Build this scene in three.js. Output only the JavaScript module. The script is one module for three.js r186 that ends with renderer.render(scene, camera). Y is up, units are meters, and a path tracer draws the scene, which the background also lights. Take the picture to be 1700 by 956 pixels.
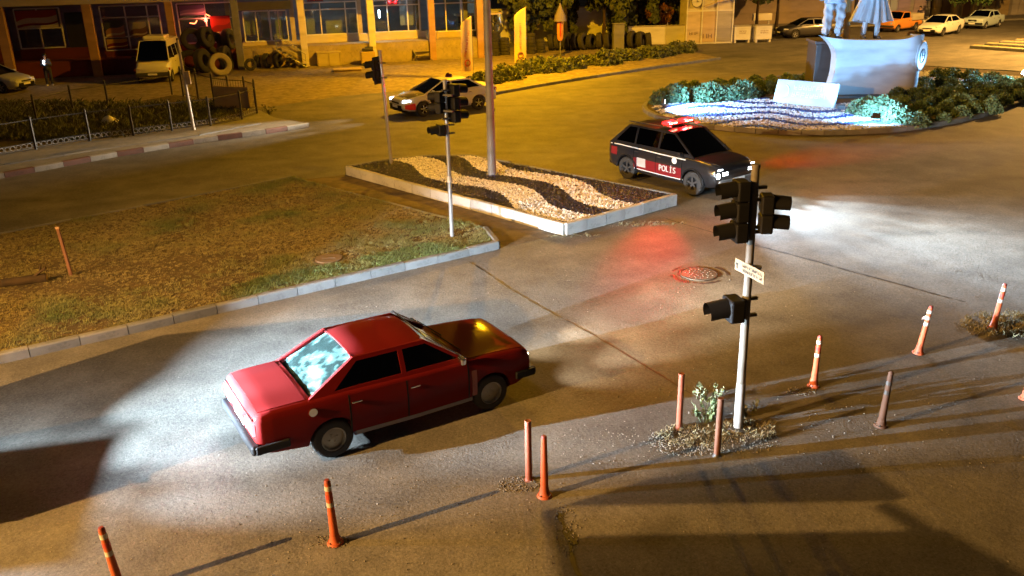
import * as THREE from 'three';
import { mergeGeometries, mergeVertices, toCreasedNormals } from 'three/addons/utils/BufferGeometryUtils.js';
import { RoundedBoxGeometry } from 'three/addons/geometries/RoundedBoxGeometry.js';
import { TextGeometry } from 'three/addons/geometries/TextGeometry.js';
import { FontLoader } from 'three/addons/loaders/FontLoader.js';
import { MarchingCubes } from 'three/addons/objects/MarchingCubes.js';
import { Brush, Evaluator, SUBTRACTION } from 'three-bvh-csg';

// ---------------------------------------------------------------- camera, sky, exposure
const scene = new THREE.Scene();
const D = Math.PI / 180;
const EYE = 6.5, FOCAL = 1450, TILT = 21 * D, ROLL = -1.3 * D;      // second-floor window, metres; focal length in photo pixels (1700 wide)
const camera = new THREE.PerspectiveCamera(2 * Math.atan(478 / FOCAL) / D, 1700 / 956, 0.1, 900);
camera.position.set(0, EYE, 0);
camera.rotation.set(-TILT, 0, ROLL);
scene.add(camera);
const renderer = new THREE.WebGLRenderer({ antialias: true });
renderer.setSize(1024, 576);
renderer.toneMapping = THREE.LinearToneMapping;
renderer.toneMappingExposure = 1.06;
renderer.shadowMap.enabled = true;
{ // a night sky: even, faint, slightly blue
  const w = 16, h = 8, a = new Float32Array(w * h * 4);
  for (let i = 0; i < w * h; i++) a.set([0.016, 0.013, 0.011, 1], i * 4);
  const t = new THREE.DataTexture(a, w, h, THREE.RGBAFormat, THREE.FloatType);
  t.mapping = THREE.EquirectangularReflectionMapping; t.magFilter = THREE.LinearFilter; t.needsUpdate = true;
  scene.background = t; scene.environment = t;
}
{ const moon = new THREE.DirectionalLight(new THREE.Color().setRGB(0.75, 0.85, 1), 0.012);
  moon.position.set(-30, 60, 25); moon.castShadow = true; moon.shadow.radius = 1;
  Object.assign(moon.shadow.camera, { left: -80, right: 80, top: 80, bottom: -80, far: 250 });
  scene.add(moon, moon.target); moon.target.position.set(5, 0, -35); }
const SODIUM = [1, 0.47, 0.006], SODIUM_PALE = [1, 0.52, 0.13], COOL = [0.62, 0.82, 1], BLUEWHITE = [0.21, 0.55, 1], WARM = [1, 0.78, 0.5];

// ---------------------------------------------------------------- helpers
let seed = 20240611;
const rnd = () => { seed = (seed + 0x6D2B79F5) | 0; let t = Math.imul(seed ^ (seed >>> 15), 1 | seed); t = (t + Math.imul(t ^ (t >>> 7), 61 | t)) ^ t; return ((t ^ (t >>> 14)) >>> 0) / 4294967296; };
const rr = (a, b) => a + (b - a) * rnd();
const lerp = (a, b, t) => a + (b - a) * t;
const clamp = (x, a = 0, b = 1) => Math.min(b, Math.max(a, x));
const V = (x, y, z) => new THREE.Vector3(x, y, z);
// survey: the point at height h that the photograph shows at (px, py)
const cX = V(1, 0, 0).applyEuler(camera.rotation), cU = V(0, 1, 0).applyEuler(camera.rotation), cF = V(0, 0, -1).applyEuler(camera.rotation);
const spot = (px, py, h = 0) => { const d = cF.clone().addScaledVector(cX, (px - 850) / FOCAL).addScaledVector(cU, -(py - 478) / FOCAL); return V(0, EYE, 0).addScaledVector(d, (h - EYE) / d.y); };
const hash = (x, y) => { let n = Math.imul(x | 0, 374761393) + Math.imul(y | 0, 668265263); n = Math.imul(n ^ (n >>> 13), 1274126177); return ((n ^ (n >>> 16)) >>> 0) / 4294967296; };
const vnoise = (x, y, p = 0) => { const xi = Math.floor(x), yi = Math.floor(y), fx = x - xi, fy = y - yi, s = fx * fx * (3 - 2 * fx), t = fy * fy * (3 - 2 * fy);
  const m = (a) => p ? ((a % p) + p) % p : a; const h = (a, b) => hash(m(a), m(b));
  return lerp(lerp(h(xi, yi), h(xi + 1, yi), s), lerp(h(xi, yi + 1), h(xi + 1, yi + 1), s), t); };
const fbm = (x, y, o = 4, p = 0) => { let s = 0, a = 0.5, n = 0; for (let i = 0; i < o; i++) { s += a * vnoise(x + i * 17.3 * (p ? 0 : 1), y, p); n += a; a *= 0.5; x *= 2; y *= 2; p *= 2; } return s / n; };
// tileable grey texture: fn(u,v) -> 0..1
function tex(size, metres, fn, srgb = false) {
  const a = new Uint8Array(size * size * 4);
  for (let j = 0; j < size; j++) for (let i = 0; i < size; i++) { let c = fn(i / size, j / size); if (!Array.isArray(c)) c = [c, c, c]; const k = (j * size + i) * 4; a[k] = clamp(c[0]) * 255; a[k + 1] = clamp(c[1]) * 255; a[k + 2] = clamp(c[2]) * 255; a[k + 3] = 255; }
  const t = new THREE.DataTexture(a, size, size); t.wrapS = t.wrapT = THREE.RepeatWrapping; t.magFilter = THREE.LinearFilter; t.minFilter = THREE.LinearMipmapLinearFilter; t.generateMipmaps = true;
  t.repeat.set(1 / metres, 1 / metres); if (srgb) t.colorSpace = THREE.SRGBColorSpace; t.needsUpdate = true; return t;
}
const T = {};
T.asphalt = tex(1024, 5, (u, v) => { const g = hash(u * 1024, v * 1024), f = fbm(u * 160, v * 160, 2, 160), c = fbm(u * 9, v * 9, 4, 9); const sp = fbm(u * 330, v * 330, 1, 330); const k = 0.60 + 0.34 * (f - 0.5) + 0.26 * (g - 0.5) + 0.44 * (c - 0.5) + (sp > 0.8 ? 0.16 : sp < 0.17 ? -0.16 : 0); return [k * 1.02, k, k * 0.95]; });
T.asphaltBump = tex(1024, 5, (u, v) => 0.5 + 0.5 * (fbm(u * 200, v * 200, 2, 200) - 0.5) + 0.3 * (hash(u * 1024, v * 1024) - 0.5) + 0.6 * (fbm(u * 14, v * 14, 3, 14) - 0.5));
T.concrete = tex(512, 2, (u, v) => { const k = 0.72 + 0.34 * (fbm(u * 6, v * 6, 5, 6) - 0.5) + 0.12 * (hash(u * 512, v * 512) - 0.5) - (fbm(u * 22 + 3, v * 22, 3, 22) > 0.66 ? 0.1 : 0); return [k, k * 0.99, k * 0.96]; });
T.soil = tex(512, 3, (u, v) => { const k = 0.5 + 0.6 * (fbm(u * 16, v * 16, 5, 16) - 0.5) + 0.2 * (hash(u * 512, v * 512) - 0.5); return [k * 1.1, k * 0.95, k * 0.7]; });
T.grain = tex(512, 1, (u, v) => 0.6 + 0.4 * (fbm(u * 40, v * 40, 3, 40) - 0.5) + 0.3 * (hash(u * 512, v * 512) - 0.5));
T.smudge = tex(512, 1.6, (u, v) => 0.35 + 0.7 * (fbm(u * 5, v * 5, 5, 5) - 0.25));
T.wall = tex(512, 3, (u, v) => { const k = 0.8 + 0.35 * (fbm(u * 4, v * 12, 5, 4) - 0.5) + 0.08 * (hash(u * 512, v * 512) - 0.5); return [k, k * 0.98, k * 0.95]; });
function mat(rgb, rough = 0.8, o = {}) {
  const m = new THREE.MeshPhysicalMaterial({ roughness: rough }); m.color.setRGB(...rgb);
  if (o.map) { m.map = T[o.map]; m.map.colorSpace = THREE.NoColorSpace; m.userData.uv = 1; }
  if (o.bump) { m.bumpMap = T[o.bump]; m.bumpScale = o.bs ?? 0.01; m.userData.uv = 1; }
  if (o.rmap) { m.roughnessMap = T[o.rmap]; m.userData.uv = 1; }
  if (o.metal) m.metalness = o.metal;
  if (o.spec !== undefined) m.specularIntensity = o.spec;
  if (o.coat) { m.clearcoat = o.coat; m.clearcoatRoughness = o.coatRough ?? 0.06; }
  if (o.glow) { m.emissive.setRGB(...o.glow); m.emissiveIntensity = o.power ?? 1; }
  if (o.vc) m.vertexColors = true;
  if (o.two) m.side = THREE.DoubleSide;
  if (o.trans) { m.transmission = o.trans; m.thickness = 0; m.ior = o.ior ?? 1.5; }
  return m;
}
function std(g) { // bring a geometry to non-indexed position + normal + uv (+ color)
  let q = g.index ? g.toNonIndexed() : g;
  if (!q.attributes.normal) q.computeVertexNormals();
  if (!q.attributes.uv) q.setAttribute('uv', new THREE.BufferAttribute(new Float32Array(q.attributes.position.count * 2), 2));
  for (const k of Object.keys(q.attributes)) if (!['position', 'normal', 'uv'].includes(k)) q.deleteAttribute(k);
  q.morphAttributes = {}; return q;
}
const join = (list) => { const a = list.flat(9).filter(Boolean).map(std); return a.length === 1 ? a[0] : mergeGeometries(a); };
function metricUV(g) { // uv in metres, from the side that each face looks to
  const p = g.attributes.position, n = g.attributes.normal, uv = new Float32Array(p.count * 2);
  for (let i = 0; i < p.count; i++) { const ax = Math.abs(n.getX(i)), ay = Math.abs(n.getY(i)), az = Math.abs(n.getZ(i)); const x = p.getX(i), y = p.getY(i), z = p.getZ(i);
    if (ay >= ax && ay >= az) { uv[2 * i] = x; uv[2 * i + 1] = z; } else if (ax > az) { uv[2 * i] = z; uv[2 * i + 1] = y; } else { uv[2 * i] = x; uv[2 * i + 1] = y; } }
  g.setAttribute('uv', new THREE.BufferAttribute(uv, 2)); return g;
}
const used = {};
const numbered = (n) => { const k = used[n] ?? 0; used[n] = k + 1; return k ? `${n}_${String(k).padStart(3, '0')}` : n; };
const shade = (m) => { m.castShadow = m.receiveShadow = true; return m; };
function part(name, geos, material, parent) { const g = join(Array.isArray(geos) ? geos : [geos]); if (material.userData.uv && !g.userData.keepUV) metricUV(g); const m = shade(new THREE.Mesh(g, material)); m.name = name; parent.add(m); return m; }
const tag = (o, label, category, group) => { o.userData.label = label; o.userData.category = category; if (group) o.userData.group = group; return o; };
function thing(name, label, category, p = V(0, 0, 0), turn = 0, group) { const o = new THREE.Group(); o.name = numbered(name); o.position.copy(p); o.rotation.y = turn; scene.add(o); return tag(o, label, category, group); }
function single(name, geos, material, label, category, group, p, turn = 0) { const m = part(numbered(name), geos, material, scene); if (p) m.position.copy(p); m.rotation.y = turn; return tag(m, label, category, group); }
function struct(name, geos, material) { const m = part(numbered(name), geos, material, scene); m.userData.kind = 'structure'; return m; }
function structGroup(name) { const o = new THREE.Group(); o.name = numbered(name); o.userData.kind = 'structure'; scene.add(o); return o; }
function copyOf(o, p, turn, label, group) { const c = o.clone(); c.name = numbered(o.name.replace(/_\d{3}$/, '')); c.userData = { ...o.userData }; if (label) c.userData.label = label; if (group) c.userData.group = group; c.position.copy(p); c.rotation.y = turn; scene.add(c); return c; }
const sub = (name, parent, p, turn = 0) => { const o = new THREE.Group(); o.name = name; if (p) o.position.copy(p); o.rotation.y = turn; parent.add(o); return o; };
const at = (g, x = 0, y = 0, z = 0, rx = 0, ry = 0, rz = 0) => g.applyMatrix4(new THREE.Matrix4().compose(V(x, y, z), new THREE.Quaternion().setFromEuler(new THREE.Euler(rx, ry, rz)), V(1, 1, 1)));
const box = (w, h, d, x = 0, y = 0, z = 0, rx = 0, ry = 0, rz = 0) => at(new THREE.BoxGeometry(w, h, d), x, y, z, rx, ry, rz);
const rbox = (w, h, d, x = 0, y = 0, z = 0, r = 0.02, s = 2, rx = 0, ry = 0, rz = 0) => at(new RoundedBoxGeometry(w, h, d, s, Math.min(r, w / 2.01, h / 2.01, d / 2.01)), x, y, z, rx, ry, rz);
const cyl = (r1, r2, h, n = 16, x = 0, y = 0, z = 0, rx = 0, ry = 0, rz = 0) => at(new THREE.CylinderGeometry(r1, r2, h, n), x, y, z, rx, ry, rz);
const tube = (pts, r, seg = 12, rad = 6, closed = false) => new THREE.TubeGeometry(new THREE.CatmullRomCurve3(pts, closed), seg, r, rad, closed);
const bar = (a, b, r, n = 8) => { const d = b.clone().sub(a), g = new THREE.CylinderGeometry(r, r, d.length(), n); g.applyQuaternion(new THREE.Quaternion().setFromUnitVectors(V(0, 1, 0), d.clone().normalize())); const c = a.clone().add(b).multiplyScalar(0.5); return g.translate(c.x, c.y, c.z); };
function taper(pts, radii, n = 8) { // tapered limb through points
  const c = new THREE.CatmullRomCurve3(pts), S = Math.max(6, pts.length * 3), pos = [], idx = [], fr = c.computeFrenetFrames(S);
  for (let i = 0; i <= S; i++) { const t = i / S, p = c.getPoint(t), q = t * (radii.length - 1), k = Math.min(radii.length - 2, Math.floor(q)), r = lerp(radii[k], radii[k + 1], q - k);
    for (let j = 0; j <= n; j++) { const a = j / n * 2 * Math.PI; const v = p.clone().addScaledVector(fr.normals[i], Math.cos(a) * r).addScaledVector(fr.binormals[i], Math.sin(a) * r); pos.push(v.x, v.y, v.z); } }
  for (let i = 0; i < S; i++) for (let j = 0; j < n; j++) { const a = i * (n + 1) + j, b = a + n + 1; idx.push(a, b, a + 1, b, b + 1, a + 1); }
  const g = new THREE.BufferGeometry(); g.setAttribute('position', new THREE.Float32BufferAttribute(pos, 3)); g.setIndex(idx); g.computeVertexNormals(); return g;
}
function grid(fn, nu, nv, flip = false) { // surface from fn(u,v)->Vector3
  const pos = [], idx = []; for (let j = 0; j <= nv; j++) for (let i = 0; i <= nu; i++) { const p = fn(i / nu, j / nv); pos.push(p.x, p.y, p.z); }
  for (let j = 0; j < nv; j++) for (let i = 0; i < nu; i++) { const a = j * (nu + 1) + i, b = a + nu + 1; flip ? idx.push(a, b, a + 1, b, b + 1, a + 1) : idx.push(a, a + 1, b, b, a + 1, b + 1); }
  const g = new THREE.BufferGeometry(); g.setAttribute('position', new THREE.Float32BufferAttribute(pos, 3)); g.setIndex(idx); g.computeVertexNormals(); return g;
}
function shell(fn, nu, nv, th) { // a sheet with thickness th (inwards along the normal)
  const N = (u, v) => { const e = 1e-3, a = fn(Math.min(1, u + e), v).sub(fn(Math.max(0, u - e), v)), b = fn(u, Math.min(1, v + e)).sub(fn(u, Math.max(0, v - e))); return a.cross(b).normalize(); };
  const inn = (u, v) => fn(u, v).addScaledVector(N(u, v), -th);
  const edge = (k) => grid((a, b) => { const [u, v] = k(a); return b < 0.5 ? fn(u, v) : inn(u, v); }, 12, 1);
  return join([grid(fn, nu, nv), grid(inn, nu, nv, true), edge((a) => [1 - a, 0]), edge((a) => [a, 1]), edge((a) => [0, a]), edge((a) => [1, 1 - a])]);
}
const poly = (pts, y = 0) => { const s = new THREE.Shape(pts.map((p) => new THREE.Vector2(p[0], -p[1]))); const g = new THREE.ShapeGeometry(s); g.rotateX(-Math.PI / 2); g.translate(0, y, 0); return g; };
const slab = (pts, y0, y1) => { const s = new THREE.Shape(pts.map((p) => new THREE.Vector2(p[0], -p[1]))); const g = new THREE.ExtrudeGeometry(s, { depth: y1 - y0, bevelEnabled: false }); g.rotateX(-Math.PI / 2); g.translate(0, y0, 0); return g; };
const xz = (v) => [v.x, v.z];
const heading = (dx, dz) => Math.atan2(-dz, dx);
const font = await new FontLoader().loadAsync('fonts/droid/droid_sans_bold.typeface.json');
const words = (s, size, depth = 0.004) => { const g = new TextGeometry(s, { font, size, depth, curveSegments: 3, bevelEnabled: false }); g.computeBoundingBox(); const b = g.boundingBox; g.translate(-(b.max.x + b.min.x) / 2, -(b.max.y + b.min.y) / 2, 0); return g; };
// strokes that read as lettering too small to make out
function scrawl(w, h, lines, depth = 0.006) { const out = []; const lh = h / lines; for (let l = 0; l < lines; l++) { let x = -w / 2 + rr(0, w * 0.06); const end = w / 2 - rr(0, w * 0.12), y = h / 2 - (l + 0.5) * lh; while (x < end) { const cw = lh * rr(0.32, 0.5); const k = rnd(); out.push(box(lh * 0.1, lh * 0.62, depth, x, y, 0)); if (k < 0.6) out.push(box(cw, lh * 0.1, depth * 0.8, x + cw / 2, y + lh * (k < 0.3 ? 0.26 : -0.26), 0)); if (k > 0.35) out.push(box(lh * 0.1, lh * 0.62, depth * 0.9, x + cw, y, 0)); if (k > 0.2 && k < 0.7) out.push(box(cw, lh * 0.1, depth * 0.7, x + cw / 2, y, 0)); x += cw + lh * (rnd() < 0.16 ? 0.55 : 0.24); } } return join(out); }
function lamp(kind, rgb, power, p, parent, o = {}) {
  const c = new THREE.Color().setRGB(...rgb); let l;
  if (kind === 'spot') { l = new THREE.SpotLight(c, power, 0, o.angle ?? 1, o.soft ?? 0.4, 2); parent.add(l.target); l.target.position.copy(o.to); } else l = new THREE.PointLight(c, power, 0, 2);
  l.name = o.name ?? 'lamp_glow'; l.position.copy(p); l.castShadow = true; l.shadow.radius = o.size ?? 1; parent.add(l); return l;
}

// ---------------------------------------------------------------- materials
const M = {
  road: mat([0.205, 0.195, 0.18], 0.78, { map: 'asphalt', bump: 'asphaltBump', bs: 0.006, vc: true }),
  tar: mat([0.012, 0.011, 0.011], 0.6),
  forecourt: mat([0.34, 0.31, 0.26], 0.9, { map: 'soil', bump: 'asphaltBump', bs: 0.02 }),
  dirt: mat([0.13, 0.105, 0.07], 0.95, { map: 'soil', bump: 'soil', bs: 0.05 }),
  lawnSoil: mat([0.15, 0.115, 0.06], 0.95, { map: 'soil', bump: 'soil', bs: 0.05 }),
  paving: mat([0.30, 0.285, 0.26], 0.85, { map: 'concrete', bump: 'grain', bs: 0.006 }),
  kerb: [[0.215, 0.22, 0.225], [0.18, 0.185, 0.19], [0.25, 0.25, 0.25]].map((c) => mat(c, 0.85, { map: 'concrete', bump: 'grain', bs: 0.006 })),
  kerbPale: [[0.55, 0.54, 0.52], [0.48, 0.475, 0.46], [0.6, 0.59, 0.57]].map((c) => mat(c, 0.8, { map: 'concrete', bump: 'grain', bs: 0.006 })),
  kerbWhite: mat([0.40, 0.38, 0.34], 0.7, { map: 'concrete', bump: 'grain', bs: 0.005 }),
  kerbRed: mat([0.19, 0.085, 0.06], 0.75, { map: 'concrete', bump: 'grain', bs: 0.005 }),
  galv: mat([0.42, 0.42, 0.41], 0.42, { metal: 0.55, rmap: 'smudge' }),
  greyPaint: mat([0.24, 0.24, 0.245], 0.5, { map: 'wall' }),
  blackPlastic: mat([0.007, 0.007, 0.008], 0.6, { spec: 0.35 }),
  lensOff: mat([0.02, 0.018, 0.012], 0.15, { coat: 1 }),
  rubber: mat([0.022, 0.021, 0.02], 0.82, { bump: 'grain', bs: 0.003 }),
  rubberDusty: mat([0.06, 0.055, 0.05], 0.9, { map: 'grain' }),
  chrome: mat([0.75, 0.75, 0.75], 0.18, { metal: 1 }),
  steel: mat([0.33, 0.33, 0.34], 0.38, { metal: 0.8 }),
  darkSteel: mat([0.05, 0.047, 0.045], 0.55, { metal: 0.3 }),
  glass: mat([0.75, 0.8, 0.8], 0.03, { trans: 1 }),
  tinted: mat([0.16, 0.17, 0.18], 0.03, { trans: 1 }),
  cabin: mat([0.028, 0.026, 0.025], 0.85),
  seat: mat([0.05, 0.046, 0.045], 0.9),
  orange: mat([0.44, 0.085, 0.024], 0.65, { map: 'wall' }),
  orangeOld: mat([0.22, 0.05, 0.018], 0.65, { map: 'wall' }),
  brownOld: mat([0.13, 0.048, 0.022], 0.7, { map: 'wall' }),
  bandWhite: mat([0.50, 0.47, 0.43], 0.6, { map: 'wall' }), bandRed: mat([0.34, 0.035, 0.02], 0.55),
  marble: mat([0.45, 0.46, 0.48], 0.45, { map: 'wall', bump: 'grain', bs: 0.002 }),
  whitePaint: mat([0.72, 0.71, 0.68], 0.55, { map: 'wall' }),
  plateWhite: mat([0.78, 0.78, 0.76], 0.4), ink: mat([0.02, 0.02, 0.025], 0.5),
  wood: mat([0.28, 0.19, 0.1], 0.8, { map: 'wall' }), bark: mat([0.085, 0.06, 0.042], 0.95, { map: 'soil', bump: 'soil', bs: 0.02 }),
};

// ---------------------------------------------------------------- ground
const piece = (name, geo, material, parent, p, turn = 0, s) => { const m = shade(new THREE.Mesh(geo, material)); m.name = name; if (p) m.position.copy(p); m.rotation.y = turn; if (s) m.scale.copy(s); parent.add(m); return m; };
{
  const axis = (lo, hi, dense, step, far) => { const a = []; let x = -far; while (x < lo) { a.push(x); x += Math.max(step * 2, (lo - x) * 0.35); } for (x = lo; x < hi; ) { a.push(x); x += x > dense[0] && x < dense[1] ? step : step * 3.2; } for (x = hi; x < far; x += Math.max(step * 2, (x - hi) * 0.35 + 1)) a.push(x); a.push(far); return a; };
  const xs = axis(-40, 60, [-11, 12], 0.16, 420), zs = axis(-95, 4, [-26, -5], 0.16, 420);
  const pos = [], col = [], idx = [], n = xs.length;
  const lane = V(0.863, 0, -0.505);
  for (const z of zs) for (const x of xs) {
    pos.push(x, 0, z);
    const along = x * lane.x + z * lane.z, across = x * 0.505 + z * 0.863;
    let k = 0.82 + 0.5 * (fbm(x * 0.35 + 40, z * 0.35, 4) - 0.5) + 0.3 * (fbm(along * 0.12, across * 1.3, 4) - 0.5) + 0.22 * (fbm(x * 1.7, z * 1.7, 3) - 0.5);
    const dust = clamp((fbm(x * 0.22 + 9, z * 0.22 + 70, 4) - 0.42) * 3);            // pale dust lying in patches
    const oil = clamp((fbm(along * 0.5 + 5, across * 0.9 + 31, 4) - 0.62) * 5);      // darker worn and oily patches
    k = k + 0.16 * dust - 0.26 * oil;
    col.push(k * (1 + 0.05 * dust), k, k * (1 - 0.09 * dust));
  }
  for (let j = 0; j < zs.length - 1; j++) for (let i = 0; i < n - 1; i++) { const a = j * n + i; idx.push(a, a + n, a + 1, a + 1, a + n, a + n + 1); }
  const g = new THREE.BufferGeometry(); g.setAttribute('position', new THREE.Float32BufferAttribute(pos, 3)); g.setAttribute('color', new THREE.Float32BufferAttribute(col, 3)); g.setIndex(idx); g.computeVertexNormals();
  const uv = new Float32Array(pos.length / 3 * 2); for (let i = 0; i < uv.length / 2; i++) { uv[2 * i] = pos[3 * i]; uv[2 * i + 1] = pos[3 * i + 2]; } g.setAttribute('uv', new THREE.BufferAttribute(uv, 2));
  const m = shade(new THREE.Mesh(g, M.road)); m.name = 'road'; m.userData.kind = 'structure'; scene.add(m);
}
// ragged outline: subdivides a closed outline and jitters it
const ragged = (pts, amp, step, keep = () => false) => { const o = []; pts.forEach((p, i) => { const q = pts[(i + 1) % pts.length], L = Math.hypot(q[0] - p[0], q[1] - p[1]), n = Math.max(1, Math.round(L / step)); for (let k = 0; k < n; k++) { const t = k / n, a = keep(i) ? 0 : amp; o.push([lerp(p[0], q[0], t) + rr(-a, a), lerp(p[1], q[1], t) + rr(-a, a)]); } }); return o; };
// sealed joints that cross the carriageway
function seam(p, q, w, wander) { const A = spot(...p), B = spot(...q), d = B.clone().sub(A), L = d.length(); d.normalize(); const s = V(-d.z, 0, d.x); const n = Math.round(L / 0.12); let off = 0;
  const mid = []; for (let i = 0; i <= n; i++) { off += rr(-1, 1) * 0.012; off *= 0.97; mid.push(A.clone().addScaledVector(d, i / n * L).addScaledVector(s, off + wander * Math.sin(i / n * 5))); }
  const wd = mid.map(() => w * (rnd() < 0.12 ? rr(0.15, 0.5) : rr(0.6, 1.4)));
  return grid((u, v) => { const i = Math.round(u * n); const m = mid[i].clone().addScaledVector(s, (v - 0.5) * wd[i]); m.y = 0.004; return m; }, n, 1, true); }
struct('road_joint', [seam([780, 435], [1145, 655], 0.035, 0.05)], M.tar);
struct('road_joint', [seam([1105, 363], [1600, 503], 0.045, 0.06)], M.tar);
struct('road_joint', [seam([930, 852], [948, 905], 0.11, 0.03), seam([948, 905], [985, 1000], 0.05, 0.04)], M.tar);
// forecourt of the tyre shops and the far verge
struct('forecourt', poly(ragged([xz(spot(-200, 270)), xz(spot(40, 200)), xz(spot(300, 158)), xz(spot(430, 180)), xz(spot(560, 160)), xz(spot(800, 139)), xz(spot(1000, 107)), xz(spot(1140, 90)), [14, -66], [-2, -66], [-40, -58], [-48, -46]], 0.1, 1.2), 0.004), M.forecourt);

// ---------------------------------------------------------------- kerbs
const kerbGeo = (L, w, h) => { const s = new THREE.Shape([[-w / 2, 0], [w / 2, 0], [w / 2, h - 0.025], [w / 2 - 0.025, h], [-w / 2 + 0.02, h], [-w / 2, h - 0.02]].map((p) => new THREE.Vector2(...p))); const g = new THREE.ExtrudeGeometry(s, { depth: L, bevelEnabled: false }); g.translate(0, 0, -L / 2); return metricUV(std(g)); };
function kerbRun(parent, pts, len, w, h, mats, o = {}) { // stones end to end along a line of points [x, z]; lies to the inner side
  const L = [0]; for (let i = 1; i < pts.length; i++) L.push(L[i - 1] + Math.hypot(pts[i][0] - pts[i - 1][0], pts[i][1] - pts[i - 1][1]));
  const total = L[L.length - 1], n = Math.max(1, Math.round(total / len)), s = total / n;
  const geos = [0, 1, 2].map((k) => { const g = kerbGeo(s - 0.014, w, h + (k - 1) * 0.006); g.attributes.uv.array.forEach((_, i, a) => { a[i] += k * 0.71; }); return g; });
  const P = (d) => { d = clamp(d, 0, total); let i = 1; while (i < L.length - 1 && L[i] < d) i++; const t = (d - L[i - 1]) / (L[i] - L[i - 1] || 1); return [lerp(pts[i - 1][0], pts[i][0], t), lerp(pts[i - 1][1], pts[i][1], t)]; };
  for (let i = 0; i < n; i++) { const a = P(i * s), b = P((i + 1) * s), m = o.pick ? o.pick(i) : mats[Math.floor(rnd() * mats.length)];
    const k = piece('kerb_stone', geos[Math.floor(rnd() * 3)], m, parent, V((a[0] + b[0]) / 2, (o.y ?? -0.02) + rr(-0.004, 0.004), (a[1] + b[1]) / 2), Math.atan2(b[0] - a[0], b[1] - a[1]) + rr(-0.008, 0.008)); k.rotation.z = rr(-0.012, 0.012); }
}
// ---------------------------------------------------------------- grassed median
const lawnNear = spot(826, 412), lawnNearLeft = spot(0, 602), lawnFarRight = spot(485, 300), lawnFarLeft = spot(0, 396);
const nearDir = lawnNearLeft.clone().sub(lawnNear), farDir = lawnFarLeft.clone().sub(lawnFarRight);
const nearOff = lawnNearLeft.clone().addScaledVector(nearDir, 0.75), farOff = lawnFarLeft.clone().addScaledVector(farDir, 0.9), lawnEnd = spot(806, 386);
const lawnPts = [xz(lawnNear), xz(nearOff), xz(farOff), xz(lawnFarRight), xz(lawnEnd)];
{
  const m = structGroup('median');
  part('soil', slab(lawnPts, -0.05, 0.115), M.lawnSoil, m);
  kerbRun(m, [xz(lawnNear), xz(nearOff)], 0.84, 0.16, 0.20, M.kerb);
  kerbRun(m, [xz(lawnNear), xz(lawnEnd)], 0.5, 0.14, 0.19, M.kerb);
  kerbRun(m, [xz(lawnEnd), xz(lawnFarRight)], 0.9, 0.1, 0.15, M.kerb);
  kerbRun(m, [xz(lawnFarRight), xz(farOff)], 0.9, 0.12, 0.17, M.kerb);
  struct('walkway', poly([xz(lawnEnd), xz(lawnFarRight), xz(spot(578, 290)), xz(spot(930, 392)), xz(spot(905, 395)), xz(spot(840, 410))], 0.006), mat([0.2, 0.165, 0.11], 0.92, { map: 'soil', bump: 'asphaltBump', bs: 0.01 }));
}
const inside = (x, z, pts) => { let c = false; for (let i = 0, j = pts.length - 1; i < pts.length; j = i++) { const [xi, zi] = pts[i], [xj, zj] = pts[j]; if ((zi > z) !== (zj > z) && x < (xj - xi) * (z - zi) / (zj - zi) + xi) c = !c; } return c; };
function tuft(n, h, spread, w) { const g = []; for (let i = 0; i < n; i++) { const a = rr(0, 6.28), r = rr(0, spread), x = Math.cos(a) * r, z = Math.sin(a) * r, b = rr(0, 6.28), lean = rr(0.2, 0.9) * h, hh = h * rr(0.5, 1.1), dx = Math.cos(b), dz = Math.sin(b);
    const p = [x - dz * w, 0, z + dx * w, x + dz * w, 0, z - dx * w, x + dx * lean * 0.4 + dz * w * 0.7, hh * 0.65, z + dz * lean * 0.4 - dx * w * 0.7, x - dz * w, 0, z + dx * w, x + dx * lean * 0.4 + dz * w * 0.7, hh * 0.65, z + dz * lean * 0.4 - dx * w * 0.7, x + dx * lean, hh, z + dz * lean]; const q = new THREE.BufferGeometry(); q.setAttribute('position', new THREE.Float32BufferAttribute(p, 3)); q.computeVertexNormals(); g.push(q); } return join(g); }
const scatter = (name, geo, material, list, parent, label, category) => { // list of {p, turn, s, c}
  const im = new THREE.InstancedMesh(geo, material, list.length), m = new THREE.Matrix4(), q = new THREE.Quaternion(), c = new THREE.Color();
  list.forEach((e, i) => { q.setFromEuler(new THREE.Euler(e.rx ?? 0, e.turn, e.rz ?? 0)); m.compose(e.p, q, typeof e.s === 'number' ? V(e.s, e.s, e.s) : e.s); im.setMatrixAt(i, m); if (e.c) im.setColorAt(i, c.setRGB(...e.c)); });
  im.name = parent === scene ? numbered(name) : name; im.userData.kind = 'stuff'; if (label) { im.userData.label = label; im.userData.category = category; } shade(im); parent.add(im); return im; };
const blade = mat([1, 1, 1], 0.9, { two: true, trans: 0.25 });
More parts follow.
